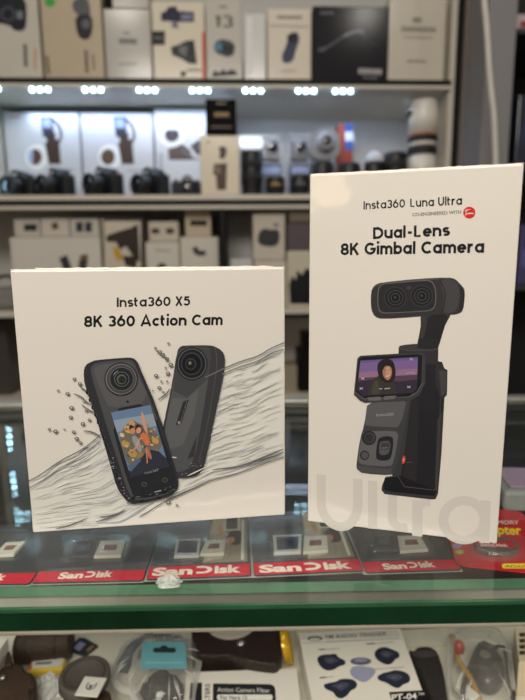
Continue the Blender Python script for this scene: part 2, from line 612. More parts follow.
# ----------------------------------------------------------------- shelf cartons
def carton(label, px0, px1, ytop, zb, d, depth, rgb, cat='box', group=None, ybot=None, yaw=0.0, gloss=.35, name='product_box', seam=True):
    """a carton on the shelf: left/right photo columns of its front, its top row and the board it stands on"""
    ym = 40 if zb < Z_UP + .01 and zb > Z_UP - .01 else (ytop + (ybot or ytop + 60)) / 2
    if max(rgb) < 60:
        gloss = .5 if gloss == 1 else 0
    d, depth = d * KS, depth * KS
    x0, x1 = sx(px0, ym, d), sx(px1, ym, d)
    zt = SF.v((px0 + px1) / 2, ytop, d)[1]
    loc = SF.w(x0, d, zb)
    rz = SHELF_YAW + yaw
    t = thing(name, label, cat, loc, rz, group)
    W, H = x1 - x0, zt - zb
    bm = MB().box(0, W, 0, depth, 0, H, min(.003, W * .03))
    bm.build('carton', col(rgb, .5, coat=gloss, coat_rough=.15, var=.03, scale=12, spec=.04 if max(rgb) < 60 else .3), t)
    if seam:
        q = MB().box(W * .06, W * .94, depth * .12, depth * .9, H, H + .0012, .0005)
        q.build('tuck_flap', col([int(c * .96) for c in rgb], .5), t)
    f = Frame(loc, rz)
    t_ = dict(t=t, f=f, W=W, H=H)
    return t_


def art(c, name, items, lay0=3):
    """flat print on the front of a carton: list of (rgb, points in photo pixels) or (rgb, 'text', ...)"""
    mats, mb = [], MB()
    for i, it in enumerate(items):
        rgb = it[0]
        m = ink(rgb)
        if m not in mats:
            mats.append(m)
        k = mats.index(m)
        lay = lay0 + i * 2
        if it[1] == 'bar':            # short line of small print
            (xa, ya, xb, yb, w) = it[2]
            a, b = c['f'].v(xa, ya), c['f'].v(xb, yb)
            mb.ribbon([a, b], w * .0034 * KS, lay, m=k)
        elif it[1] == 'dots':         # line of unreadable letters
            (xa, ya, xb, yb, hgt, n) = it[2]
            for j in range(n):
                u0, u1 = (j + .12) / n, (j + .88) / n
                a, b = c['f'].v(xa + (xb - xa) * u0, ya + (yb - ya) * u0), c['f'].v(xa + (xb - xa) * u1, ya + (yb - ya) * u1)
                mb.ribbon([a, b], hgt * .0034 * KS, lay, m=k)
        elif it[1] == 'disc':
            (x, y, rx, ry) = it[2]
            mb.flat([c['f'].v(*p) for p in arc(x, y, rx, ry, 0, 360, 24)[:-1]], lay, m=k)
        elif it[1] == 'line':
            mb.ribbon([c['f'].v(*p) for p in it[2]], it[3] * .0034 * KS, lay, m=k)
        else:
            pts = it[1]
            if len(it) > 2:
                pts = smooth_poly(pts, it[2])
            mb.flat([c['f'].v(*p) for p in pts], lay, m=k)
    return mb.build(name, mats, c['t'])


def rect(x0, y0, x1, y1):
    return [(x0, y0), (x1, y0), (x1, y1), (x0, y1)]


GT = 'boxed cameras along the top shelf'
ZU = Z_UP + .0005
c = carton('white box with a black camera photo and an orange side line, leftmost on top shelf', -14, 40, -34, ZU, .02, .14, (196, 190, 178), group=GT)
art(c, 'printed_camera', [((34, 33, 36), [(-12, 0), (-4, -6), (5, -8), (12, -6), (26, -2), (27, 20), (25, 31), (14, 31), (10, 25), (-12, 22)], 1),
                          ((70, 70, 78), 'disc', (8, 14, 8, 8)), ((28, 28, 32), 'disc', (8, 14, 5, 5)), ((120, 120, 125), [(17, 11), (23, 11), (23, 19), (17, 19)])])
art(c, 'side_print', [((190, 130, 80), 'bar', (35.5, 48, 35, 70, 1.6)), ((70, 66, 62), 'dots', (25, 44, 26, 67, 3.4, 7))])
c = carton('beige box with a camera photo and round green sticker, on top shelf', 42.5, 102.5, -34, ZU, .015, .14, (186, 170, 146), group=GT)
art(c, 'printed_camera', [((92, 90, 88), [(72, 2), (80, -4), (89, -1), (91, 18), (84, 22), (77, 14), (73, 10)], 1),
                          ((40, 38, 40), [(75, 15), (92, 14), (93, 30), (89, 40), (80, 39), (76, 30)], 1), ((96, 94, 98), 'disc', (86, 24, 4.5, 5))])
art(c, 'round_sticker', [((70, 160, 70), 'disc', (50, 2, 5.5, 5))])
art(c, 'side_print', [((70, 62, 54), 'dots', (86, 50, 87, 73, 3, 8)), ((110, 98, 84), 'dots', (93, 54, 94, 70, 2, 6)), ((80, 70, 60), 'dots', (47, 56, 49, 74, 2.6, 6))])
c = carton('plain silver-grey box with small grey lettering between beige box and white camera box', 104.5, 151.5, 8.5, ZU, .03, .12, (172, 168, 160), group=GT, gloss=1)
art(c, 'lettering', [((96, 92, 88), 'dots', (119, 41, 137, 41.5, 4.5, 6)), ((130, 126, 120), 'bar', (123, 33, 130, 33, 2)), ((140, 136, 130), 'dots', (119, 64, 137, 64, 1.5, 7))])
zs = ZU + c['H'] + .0015
c = carton('silver-grey carton lying on top of the plain silver-grey box', 113, 149.5, -26, zs, .035, .11, (178, 174, 166), group=GT, ybot=70)
c = carton('small black box lying on the left end of the plain silver-grey box', 104.5, 112, -8, zs, .035, .08, (24, 22, 22), group=GT, ybot=7)
c = carton('white box with blue-black gadget photos, black square and red right edge', 152.5, 205, 1.5, ZU, .012, .12, (214, 204, 184), group=GT)
art(c, 'printed_gadgets', [((34, 36, 58), [(161, 13), (166, 11), (168, 7), (176, 6), (178, 11), (194, 12), (194, 22), (180, 22), (161, 21)]),
                           ((120, 124, 150), [(181, 14), (192, 14), (192, 20), (181, 20)]), ((110, 110, 120), [(172, 22), (177, 22), (179, 28), (172, 28)]),
                           ((34, 34, 36), [(171, 47), (178, 45), (186, 41), (194, 40), (197, 64), (190, 64), (180, 58), (172, 55)]),
                           ((110, 112, 110), [(179, 46), (188, 46), (186, 57), (179, 53)])])
art(c, 'black_square', [((22, 20, 20), rect(151.8, 31, 165, 45)), ((120, 116, 110), 'dots', (154, 38, 163, 38, 2, 4))])
art(c, 'red_edge', [((200, 66, 44), rect(202.2, 32, 205, 79))])
art(c, 'small_print', [((60, 56, 52), 'dots', (187, 70, 201, 70, 2, 7)), ((40, 36, 34), [(180, 72), (186, 71), (186, 76), (181, 77)])])
c = carton('tall grey-white box with outlined number 13 and a tilted small action camera', 206, 242, -1, ZU, .008, .08, (188, 182, 172), group=GT)
art(c, 'printed_camera', [((62, 66, 70), [(217, 38), (236, 42), (233, 59), (212, 52)], 1), ((70, 130, 160), [(214, 45), (221, 42), (222, 50), (214, 50)]), ((34, 34, 38), [(223, 44), (233, 46), (231, 55), (222, 52)])])
mb = MB()
P = placer(c['f'].v, (214, 27), (233, 28), 12.5)
stroke_text(mb, '13', P, .16, .14, 3)
mb.build('number_lettering', ink((92, 88, 84)), c['t'])
art(c, 'small_print', [((110, 104, 98), 'dots', (219, 6.5, 227, 7, 2, 4)), ((30, 28, 26), [(212, 74), (215, 70), (219, 73), (223, 69), (227, 72), (231, 69), (236, 71), (238, 75), (212, 77)])])
c = carton('narrow plain white box between the number 13 box and the white device box', 244.5, 265.5, 13.5, ZU, .02, .07, (206, 206, 204), group=GT, gloss=1)
art(c, 'pale_strip', [((222, 222, 222), rect(247, 17, 252, 76))])  # paler strip down the left of the box front
c = carton('white box with a blurred dark blue handheld device photo, on top shelf', 267.5, 311.5, 8.5, ZU, .03, .09, (214, 204, 188), group=GT, ybot=77)
art(c, 'printed_device', [((62, 64, 88), [(289, 34), (297, 31), (300, 39), (296, 50), (293, 62), (284, 64), (281, 57), (286, 46)], 1), ((30, 30, 44), 'disc', (292, 38, 5, 5)),
                          ((150, 146, 150), 'bar', (270, 25.5, 308, 27, 1)), ((120, 112, 104), 'dots', (277, 17, 302, 17.5, 2.6, 11)), ((170, 160, 150), 'dots', (282, 71, 296, 71, 1.5, 5))])
c = carton('large black box with a faint curved silver arm photo, on top shelf', 312.5, 388.5, 6, ZU, .02, .13, (26, 25, 30), group=GT, gloss=1)
art(c, 'printed_arm', [((96, 96, 102), 'line', smooth_poly([(319, 50), (330, 46), (342, 37), (352, 32), (362, 32), (365, 40)], 2, False), 1.6),
                       ((150, 150, 156), 'line', smooth_poly([(344, 36), (353, 32), (362, 31), (364, 34)], 2, False), 2.2),
                       ((58, 58, 64), 'line', smooth_poly([(362, 36), (368, 40), (377, 45)], 1, False), 1.2), ((86, 86, 92), [(318, 48), (326, 47), (326, 51), (318, 52)])])
art(c, 'lettering', [((170, 168, 170), 'dots', (358, 71, 382, 72, 5, 7)), ((130, 128, 130), 'dots', (363, 77.5, 378, 78, 1.5, 6)), ((110, 108, 112), 'dots', (320, 13, 334, 13, 2.5, 5))])
c = carton('tall cream-silver box with faint grey lettering at right end of top shelf', 389, 445.5, -6, ZU, .015, .12, (196, 188, 172), group=GT, gloss=1)
art(c, 'lettering', [((128, 122, 112), 'dots', (401, 29, 436, 30, 4.5, 9)), ((150, 144, 132), 'dots', (404, 37, 433, 38, 2, 12)), ((120, 112, 100), 'dots', (407, 61, 426, 61.5, 2, 8)), ((140, 134, 124), 'disc', (417, 20, 5, 3))])

# ----------------------------------------------------------------- middle shelf: gimbal boxes at the back
ZM = Z_MID + .0005
GG = 'white gimbal boxes at the back of the lit shelf'


def gimbal(c, ox, oy, full=True):
    k = [((60, 58, 68), [(ox - 12, oy - 28), (ox + 1, oy - 28), (ox + 2, oy - 8), (ox - 9, oy - 8)]),
         ((150, 164, 200), [(ox - 10, oy - 26), (ox - 1, oy - 26), (ox + 0, oy - 17), (ox - 9, oy - 17)]),
         ((52, 48, 54), 'line', smooth_poly([(ox, oy - 26), (ox + 7, oy - 20), (ox + 10, oy - 9), (ox + 6, oy - 1)], 2, False), 2.6),
         ((58, 48, 48), [(ox - 8, oy - 12), (ox + 4, oy - 12), (ox + 3, oy - 3), (ox - 4, oy - 3)]),
         ((70, 52, 48), [(ox - 7, oy - 1), (ox - 2, oy - 7), (ox + 7, oy - 5), (ox + 9, oy + 19), (ox - 3, oy + 19)])]
    return k


RED = (206, 120, 104)
c = carton('white gimbal box with a face in its round photo, leftmost on the lit shelf', 5.5, 80, 112, ZM, .20, .13, (204, 206, 214), group=GG, ybot=180)
art(c, 'printed_gimbal', gimbal(c, 52, 145))
art(c, 'round_photo', [((240, 240, 242), 'disc', (37, 157, 12, 13)), ((96, 66, 60), 'disc', (35, 157, 7, 8)), ((170, 190, 230), [(28, 152), (33, 150), (33, 164), (29, 162)])])
art(c, 'lettering', [(RED, 'dots', (8, 117, 20, 117, 2.2, 5)), ((170, 170, 176), 'dots', (55, 170, 74, 170, 3, 6)), ((214, 160, 150), 'dots', (17, 172, 24, 172, 2, 3))])
c = carton('white gimbal box with a brown disc photo, second from left on lit shelf', 82, 153.5, 112.5, ZM, .20, .13, (204, 206, 214), group=GG, ybot=180)
art(c, 'printed_gimbal', gimbal(c, 125, 145))
art(c, 'round_photo', [((240, 240, 242), 'disc', (110, 157, 12, 13)), ((94, 76, 62), 'disc', (108, 157, 7, 8))])
art(c, 'lettering', [(RED, 'dots', (84, 117, 96, 117, 2.2, 5)), ((170, 170, 176), 'dots', (128, 171, 146, 171, 3, 6))])
c = carton('white gimbal box with a lying gimbal photo, behind the small stacked boxes', 155, 232, 108, ZM, .19, .13, (206, 208, 216), group=GG, ybot=180)
art(c, 'printed_gimbal', [((90, 76, 72), [(168, 149), (182, 144), (190, 150), (193, 160), (169, 160)]), ((70, 66, 70), [(190, 146), (198, 140), (206, 140), (206, 158), (196, 154)]),
                          ((120, 116, 120), 'line', [(182, 150), (190, 156), (198, 160)], 2)])
art(c, 'round_photo', [((242, 242, 244), 'disc', (172, 133.5, 14, 14)), ((62, 52, 58), 'disc', (172, 135, 7.5, 7)), ((220, 226, 240), [(166, 127), (178, 127), (178, 130), (166, 130)])])
art(c, 'lettering', [(RED, 'dots', (156.5, 115, 160, 115, 2, 2)), ((150, 150, 158), 'dots', (161, 153, 161, 172, 2.5, 6))])

# small boxes at the front of the lit shelf
GS = 'small boxes stacked at the front of the lit shelf'
c = carton('small white box with a slim gimbal camera photo, under a black box', 200.5, 239.5, 135.5, ZM, .006, .06, (222, 210, 188), group=GS, ybot=194)
art(c, 'printed_camera', [((78, 62, 52), [(218, 147), (226, 146), (227, 154), (223, 160), (219, 158), (220, 152)], 1), ((86, 68, 58), [(214, 164), (227, 163), (226, 190), (217, 190), (216, 176), (213, 174)]),
                          ((130, 116, 100), [(215, 166), (220, 166), (221, 174), (215, 173)]), ((160, 148, 130), 'disc', (208, 142, 1.5, 1.5))])
zs = ZM + c['H'] + .0015
c = carton('small black box with gold lettering, standing on the small white box', 205.5, 236.5, 99, zs, .012, .05, (14, 12, 13), group=GS, ybot=133, gloss=.2)
art(c, 'lettering', [((150, 116, 56), 'dots', (214, 114.5, 229, 114.5, 3.6, 5)), ((120, 100, 56), 'dots', (216, 103, 226, 103, 2, 4)), ((96, 80, 50), 'dots', (211, 127, 232, 127, 1.6, 8))])


# cameras with lenses along the front edge
def camera_thing(label, pxc, d, yaw, s=1.0, group='used cameras with lenses along the lit shelf', lens_len=.055):
    d, s = d * KS, s * KS
    X = sx(pxc, 188, d)
    t = thing('camera', label, 'camera', SF.w(X, d, ZM), SHELF_YAW + yaw, group)
    b = MB()
    b.box(-.062 * s, .062 * s, -.018 * s, .022 * s, 0, .07 * s, .006 * s)
    b.box(-.068 * s, -.042 * s, -.036 * s, .02 * s, 0.001, .066 * s, .008 * s)        # grip
    b.prism([(-.026 * s, .068 * s), (.026 * s, .068 * s), (.016 * s, .088 * s), (.006 * s, .093 * s), (-.006 * s, .093 * s), (-.016 * s, .088 * s)],
            -.026 * s, .03 * s, 0, Matrix(((1, 0, 0, 0), (0, 0, 1, 0), (0, 1, 0, 0), (0, 0, 0, 1))))   # viewfinder hump
    b.build('body', M['cambody'], t)
    k = MB()
    for x_, r_ in ((-.046, .008), (.044, .010)):
        k.lathe([(r_ * s, .068 * s), (r_ * s, .078 * s), (r_ * .8 * s, .079 * s)], 16, 0, Matrix.Translation((x_ * s, .002 * s, 0)))
    k.build('dial', M['soft_black'], t)
    mx = Matrix.Translation((.006 * s, -.018 * s, .034 * s)) @ Matrix.Rotation(math.pi / 2, 4, 'X')
    L = lens_len * s
    l = MB().lathe([(.029 * s, 0), (.029 * s, L * .2), (.032 * s, L * .24), (.032 * s, L * .55), (.030 * s, L * .6), (.033 * s, L * .7), (.033 * s, L), (.028 * s, L), (.026 * s, L * .9)], 26, 0, mx, cap=False)
    ln = l.build('lens', M['black'], t)
    MB().lathe([(.027 * s, L * .86), (.02 * s, L * .91), (.008 * s, L * .93), (.001 * s, L * .935)], 20, 0, mx).build('front_element', M['lensglass'], ln)
    g = MB().box(-.012 * s, .012 * s, -.0277 * s, -.0262 * s, .074 * s, .081 * s).build('badge', col((190, 190, 190), .5), t)
    return t


camera_thing('black camera below the left half of the leftmost white gimbal box', 21, .09, R(-20), .95)
camera_thing('black camera facing left below the round face photo of gimbal box', 60, .08, R(-42))
camera_thing('black camera facing left below the brown disc photo of gimbal box', 107, .08, R(-42), 1.05)
camera_thing('black camera facing left below the seam right of the brown disc box', 153, .08, R(-42), 1.02)
camera_thing('low black camera lying beside the small white box on lit shelf', 187, .10, R(12), .78)


def lens_thing(label, px0, px1, ytop, d, ring=None, cat='lens', group='lenses standing on the lit shelf', rings=2, body=None, zb=None, white=False):
    d = d * KS
    x0, x1 = sx(px0, 180, d), sx(px1, 180, d)
    zb = ZM if zb is None else zb
    r = (x1 - x0) / 2
    H = SF.v((px0 + px1) / 2, ytop, d)[1] - zb
    t = thing('camera_lens', label, cat, SF.w((x0 + x1) / 2, d + r, zb), SHELF_YAW, group)
    MB().lathe([(r * .86, 0), (r * .88, H * .03), (r * .88, H * .2), (r * .96, H * .26), (r * .96, H * .9), (r * .93, H * .93), (r * .93, H * .99), (r * .8, H)], 30).build('barrel', body or M['black'], t)
    for k in range(rings):
        z0 = H * (.34 + .3 * k)
        q = MB()
        q.lathe([(r * .96, z0), (r, z0 + H * .01), (r, z0 + H * .16), (r * .96, z0 + H * .17)], 30)
        q.build('grip_ring', M['soft_black'], t)
    q = MB().lathe([(r * .80, H * 1.0), (r * .80, H * 1.015), (r * .3, H * 1.02), (.001, H * 1.02)], 26)
    q.build('lens_cap', M['soft_black'], t)
    if ring:
        q = MB()
        a0 = -math.pi / 2
        n = 8
        for i in range(n):
            aa, ab = a0 - .55 + 1.1 * i / n, a0 - .55 + 1.1 * (i + .8) / n
            rr = r * 1.005
            q.add([(rr * math.cos(aa), rr * math.sin(aa), H * .52), (rr * math.cos(ab), rr * math.sin(ab), H * .52),
                   (rr * math.cos(ab), rr * math.sin(ab), H * .62), (rr * math.cos(aa), rr * math.sin(aa), H * .62)], [[0, 1, 2, 3]])
        q.build('ring_lettering', ink(ring), t)
    return t, H


t, H = lens_thing('tall black lens standing right of small white box, bright reflection on top', 241, 263, 150, .03)
# glowing panel built in place of the bright LED reflection above that lens
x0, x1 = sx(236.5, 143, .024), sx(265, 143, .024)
lp = thing('led_reflection', 'glowing white stand-in for an LED reflection above the tall black lens', 'reflection', SF.w((x0 + x1) / 2, .036, ZM + H * 1.02), SHELF_YAW)
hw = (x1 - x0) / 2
MB().prism(rrect(-hw, hw, 0, .040, .014, 6), .012, .03, 0, Matrix(((1, 0, 0, 0), (0, 0, 1, -.01), (0, 1, 0, 0.0005), (0, 0, 0, 1)))).build('reflection_body', col((205, 212, 220), .4), lp)
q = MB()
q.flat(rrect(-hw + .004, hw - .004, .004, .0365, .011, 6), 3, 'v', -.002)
q.build('reflection_face', mat('reflection glow', (235, 242, 250), .3, var=0, emit=((190, 225, 255), .55)), lp)
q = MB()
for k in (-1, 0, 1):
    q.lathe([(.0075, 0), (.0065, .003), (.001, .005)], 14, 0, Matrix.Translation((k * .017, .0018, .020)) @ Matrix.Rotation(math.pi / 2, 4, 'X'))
q.build('led_lens', mat('reflection dots', (255, 255, 255), .3, var=0, emit=((215, 240, 255), 3)), lp)  # dots glow to repeat the reflected LED cluster
lens_thing('short black lens with gold ring lettering on the lit shelf', 266, 286, 176, .02, (200, 160, 70), rings=1)
lens_thing('short black lens with grey ring lettering, right of the gold-lettered one', 291, 311, 174, .02, (120, 120, 110), rings=1)
lens_thing('black lens with reddish ring below the white instant camera', 312, 336, 161, .03, (150, 80, 50), rings=1)
lens_thing('low black lens under the red and blue box', 340, 363, 162, .04, rings=1)
lens_thing('small black lens with a white dome cap before the telephoto lens', 366, 386, 162, .05, rings=1)
dm = thing('dome_cap', 'white dome cap sitting on a small black lens', 'cap', SF.w(sx(376, 180, .04), .04 + .027, SF.v(376, 162, .04)[1] + .0008), SHELF_YAW)
MB().lathe([(.025, 0.002), (.025, .005), (.023, .016), (.016, .026), (.008, .031), (.001, .033)], 24).build('dome', col((205, 208, 216), .4), dm)
MB().lathe([(.0265, 0.002), (.0265, .005), (.025, .006)], 24).build('rim', col((170, 172, 180), .4), dm)
lens_thing('wide black lens left of the white telephoto lens', 386, 410, 151, .05, rings=2)

# white telephoto lens
d = .015
x0, x1 = sx(412.5, 150, d), sx(441.5, 150, d)
r = (x1 - x0) / 2
tl = thing('telephoto_lens', 'big white telephoto lens with black rings standing at right end of lit shelf', 'lens', SF.w((x0 + x1) / 2, d + r, ZM), SHELF_YAW, 'lenses standing on the lit shelf')


def zt(py):
    return SF.v(428, py, d)[1] - ZM


white_m = mat('white lens paint', (222, 216, 206), .4, var=.03, coat=.3)
MB().lathe([(r * .85, 0), (r * .85, zt(172)), (r * .92, zt(168)), (r * .92, zt(153))], 30).build('mount_barrel', white_m, tl)
MB().lathe([(r * .97, zt(153)), (r, zt(152)), (r, zt(145)), (r * .95, zt(144))], 30).build('zoom_ring', M['soft_black'], tl)
MB().lathe([(r * .94, zt(144)), (r * .94, zt(140))], 30).build('middle_barrel', white_m, tl)
MB().lathe([(r * .97, zt(140)), (r, zt(139)), (r, zt(134)), (r * .95, zt(133))], 30).build('focus_ring', M['soft_black'], tl)
MB().lathe([(r * .955, zt(133)), (r * .955, zt(131))], 30).build('red_ring', col((200, 130, 100), .4), tl)
MB().lathe([(r * .96, zt(131)), (r * .98, zt(112)), (r * .9, zt(103)), (r * .88, zt(99)), (r * .80, zt(96.5))], 30).build('hood', white_m, tl)
MB().box(-r * 1.18, -r * .8, -.012, .012, zt(113), zt(107), .003).build('collar_knob', M['black'], tl)

# clear-cased action cameras, hanging at the back
for k, (xa, xb, ya) in enumerate(((258, 284, 133), (288, 312, 133))):
    d = .14
    xx0, xx1 = sx(xa, 150, d), sx(xb, 150, d)
    lab = ('grey action camera in a clear case, nearer the tall black lens', 'grey action camera in a clear case, beside the white instant camera')[k]
    t = thing('action_camera', lab, 'camera', SF.w((xx0 + xx1) / 2, d, ZM + .0), SHELF_YAW, 'cased action cameras on the lit shelf')
    w = (xx1 - xx0) / 2
    z0 = SF.v(270, 163, d)[1] - ZM
    z1 = SF.v(270, ya, d)[1] - ZM
    MB().box(-w, w, 0, .05, z0, z1, .006).build('case', M['blister'], t)
    MB().box(-w * .7, w * .7, .008, .042, z0 + .01, z1 - .012, .004).build('body', col((120, 122, 130), .45), t)
    MB().lathe([(w * .42, 0), (w * .42, .01), (w * .3, .011)], 20, 0, Matrix.Translation((w * .1, .008, (z0 + z1) / 2 + .004)) @ Matrix.Rotation(math.pi / 2, 4, 'X')).build('lens', M['lensglass'], t)
    MB().box(-w * .8, w * .8, -.004, .05, 0, z0 - .0005, .003).build('stand', col((96, 98, 112), .4), t)
    q = MB()
    for j in range(6):
        a = -w * .7 + j * w * .24
        q.flat(rect(a, z0 * .72, a + w * .18, z0 * .9), 2, 'v', .004)
    q.build('stand_print', ink((170, 190, 235)), t)
# white instant camera
d = .10
xx0, xx1 = sx(309, 145, d), sx(340, 145, d)
ic = thing('instant_camera', 'white rounded instant camera with dark lens on a clear stand, lit shelf', 'camera', SF.w((xx0 + xx1) / 2, d, ZM), SHELF_YAW)
w = (xx1 - xx0) / 2
z0, z1 = SF.v(325, 159, d)[1] - ZM, SF.v(325, 127, d)[1] - ZM
MZ = Matrix(((1, 0, 0, 0), (0, 0, 1, 0), (0, 1, 0, 0), (0, 0, 0, 1)))
ibody = MB().prism(smooth_poly([(-w, z0), (w, z0), (w * 1.02, z0 + (z1 - z0) * .7), (w * .6, z1 * .99), (w * .1, z1), (-w * .4, z1 - .004), (-w * .95, z0 + (z1 - z0) * .75)], 2), 0, .05, 0, MZ)
ibody.build('body', col((150, 150, 156), .4), ic)
ml = Matrix.Translation((0.002, 0, (z0 + z1) / 2)) @ Matrix.Rotation(math.pi / 2, 4, 'X')
MB().lathe([(w * .62, 0), (w * .6, .012), (w * .45, .02), (w * .44, .03), (w * .36, .03)], 28, 0, ml).build('lens_barrel', col((166, 166, 174), .35), ic)
MB().lathe([(w * .34, .029), (w * .2, .032), (.001, .033)], 24, 0, ml).build('lens', M['lensglass'], ic)
MB().box(-w * .7, w * .7, 0, .05, 0, z0 + .002, .003).build('stand', M['blister'], ic)
c = carton('thin red and blue printed box standing behind the white instant camera', 338, 353, 124, ZM, .20, .05, (150, 66, 52), ybot=158)
art(c, 'blue_band', [((56, 86, 160), rect(345, 124, 353, 132)), ((220, 224, 236), rect(345, 132, 353, 141)), ((60, 92, 160), rect(345, 141, 353, 150))])

# ----------------------------------------------------------------- lower shelf: dim boxes
ZL = Z_LOW + .0005
GL = 'white boxes in the dim compartment'
low = []
c = carton('wide white box with two dark device photos low on it, dim shelf', 12, 102, 237, ZL, .05, .16, (206, 200, 190), group=GL, ybot=304)
art(c, 'printed_device', [((52, 48, 50), [(59, 258), (67, 255), (73, 272), (66, 276)]), ((120, 90, 60), [(80, 255), (88, 254), (88, 260), (80, 260)]), ((62, 56, 52), [(79, 260), (88, 259), (86, 275), (78, 276)])])
zs = ZL + c['H'] + .0015
for (xa, xb, yt_, lab, rgb, dev) in ((14, 40, 219, 'small white box with a dark strip photo, left one above the wide white box', (196, 190, 180), [((48, 46, 50), rect(24, 224, 37, 231))]),
                                (41, 69, 218, 'small white box with a brown spot photo, middle one above the wide white box', (204, 196, 184), [((84, 56, 46), [(51, 224), (57, 222), (59, 228), (53, 230)])]),
                                (70, 99, 218.5, 'small white box with two blue-black gadgets, right one above the wide white box', (198, 192, 182), [((46, 48, 58), rect(76, 222, 83, 232)), ((50, 52, 62), rect(85, 222, 92, 232))])):
    c = carton(lab, xa, xb, yt_, zs, .06, .10, rgb, group=GL, ybot=236)
    art(c, 'printed_gadget', dev)
c = carton('white box with a large black gimbal photo and yellow patch, dim shelf', 103, 143, 218, ZL, .04, .12, (196, 186, 170), group=GL, ybot=304)
art(c, 'printed_gimbal', [((44, 34, 30), [(106, 236), (116, 232), (130, 228), (138, 224), (140, 262), (134, 258), (126, 246), (120, 250), (116, 242), (107, 242)]),
                          ((190, 150, 40), [(113, 246), (118, 248), (124, 258), (118, 262), (114, 254)]), ((50, 40, 36), [(122, 256), (138, 256), (136, 268), (126, 266)])])
art(c, 'dark_border', [((40, 34, 30), rect(103, 218, 142, 221)), ((40, 34, 30), rect(141, 218, 143, 300)), ((40, 34, 30), rect(103, 218, 104.2, 300))])
c = carton('plain white box under the box with two dots, dim shelf', 146.5, 180, 242, ZL, .05, .12, (204, 198, 188), group=GL, ybot=304)
art(c, 'printed_device', [((150, 142, 132), 'bar', (155, 250, 170, 251, 1.5)), ((60, 54, 50), 'disc', (162, 268, 5, 5))])
zs = ZL + c['H'] + .0015
c = carton('small white box with two dark round photos, dim shelf', 148.5, 178.5, 221.5, zs, .055, .10, (200, 190, 174), group=GL, ybot=240)
art(c, 'printed_dots', [((70, 52, 44), 'disc', (155.5, 231, 4.5, 3)), ((70, 52, 44), 'disc', (170, 231, 4.5, 3))])
c = carton('white box with a small drone-like photo beside the black divider', 181, 219, 237, ZL, .05, .12, (206, 200, 188), group=GL, ybot=304)
art(c, 'printed_device', [((64, 56, 52), [(191, 248), (197, 246), (199, 251), (206, 250), (206, 256), (196, 256)], 1)])
zs = ZL + c['H'] + .0015
c = carton('beige box with a dark bar photo, stacked beside the black divider', 185, 211, 209.5, zs, .06, .10, (196, 180, 156), group=GL, ybot=235)
art(c, 'printed_bar', [((52, 38, 32), rect(190, 220, 207, 226))])
c = carton('low white box standing just right of the black divider', 231, 252, 259, ZL, .04, .10, (196, 196, 194), group=GL, ybot=304)
c = carton('white box low on the dim shelf, under the box with camera photo', 254.5, 286, 261, ZL, .03, .10, (200, 192, 180), group=GL, ybot=304)
zs = ZL + c['H'] + .0015
c = carton('white box with a black camera photo, right part of dim shelf', 253, 285, 214, zs, .035, .10, (196, 186, 172), group=GL, ybot=260)
art(c, 'printed_camera', [((58, 54, 54), [(259, 231), (266, 228), (270, 230), (279, 229), (280, 240), (276, 247), (262, 246), (257, 242)], 1), ((110, 104, 100), 'disc', (276, 225, 3, 1.5))])
c = carton('white box with a black tangled photo beside the tall front carton', 287, 330, 251, ZL, .02, .10, (196, 188, 168), group=GL, ybot=304)
art(c, 'printed_plant', [((24, 22, 22), [(289, 284), (292, 276), (296, 280), (297, 270), (302, 275), (306, 268), (311, 270), (312, 304), (290, 304)])])
zs = ZL + c['H'] + .0015
c = carton('dark purple-brown box lying above the tangled-photo box', 287, 330, 223, zs, .03, .10, (82, 70, 78), group=GL, ybot=250)
c = carton('beige carton lying topmost in the dim right corner', 289, 330, 212, zs + c['H'] + .0015, .03, .10, (112, 98, 84), group=GL, ybot=222)
# grey bag with a black handle at the left end of the dim shelf
hb = thing('camera_bag', 'grey bag with dark curved handle at left end of dim shelf', 'bag', SF.w(sx(-6, 290, .07) + .03, .07, ZL), SHELF_YAW)
MB().box(-.055, .035, 0, .10, 0, .062, .018, seg=3).build('bag_body', col((128, 126, 124), .8, bump=.3, bump_scale=200), hb)
MB().tube([(-.046, .03, .058)] + [(-.008 + .038 * math.cos(a), .03, .058 + .036 * math.sin(a)) for a in [math.pi * (1 - i / 12) for i in range(13)]] + [(.03, .03, .058)], .005).build('handle', M['soft_black'], hb)

# lowest compartment, seen between and beside the front boxes
ZB = Z_BOT + .0005
GB = 'goods in the lowest compartment'
c = carton('black tall carton in the lowest compartment between the front boxes', 299.5, 330, 352, ZB, .06, .15, (26, 24, 24), group=GB, ybot=396)
c2 = carton('small black carton standing on the tall black carton', 303, 322, 333, ZB + c['H'] + .0015, .07, .10, (24, 22, 22), group=GB, ybot=352)
c = carton('beige carton beside the black tall carton in lowest compartment', 283, 297, 366, ZB, .05, .12, (150, 138, 118), group=GB, ybot=396)
c = carton('dark brown carton seen at the left edge in lowest compartment', -18, 9, 322, ZB, .10, .15, (66, 60, 54), group=GB, ybot=396)

# ----------------------------------------------------------------- pillar, cable and case at the right
d_near, d_far = 1.30, 1.46
px_far, px_near, px_end = 457.5, 484, 507
K = Frame((0, d_near, 0), 0)
xa = K.v(px_near, 90)[0]
xb = K.v(px_end, 90)[0] + .012
q = MB()
q.add([(xa, d_near, FLOOR_Z), (xb, d_near, FLOOR_Z), (xb + .05, 2.45, FLOOR_Z), (xa - .005, 2.45, FLOOR_Z),
       (xa, d_near, 2.2), (xb, d_near, 2.2), (xb + .05, 2.45, 2.2), (xa - .005, 2.45, 2.2)],
      [[0, 1, 5, 4], [1, 2, 6, 5], [2, 3, 7, 6], [3, 0, 4, 7], [4, 5, 6, 7], [3, 2, 1, 0]])
pil = struct(q.build('wall_right', mat('grey painted pillar', (128, 126, 128), .6, var=.04, scale=4)))
xs = SF.w(XR + .030, 0).x
q = MB().box(xs + .004, xa - .006, SHELF_Y - .002, SHELF_Y + .018, FLOOR_Z, 2.2, .002)
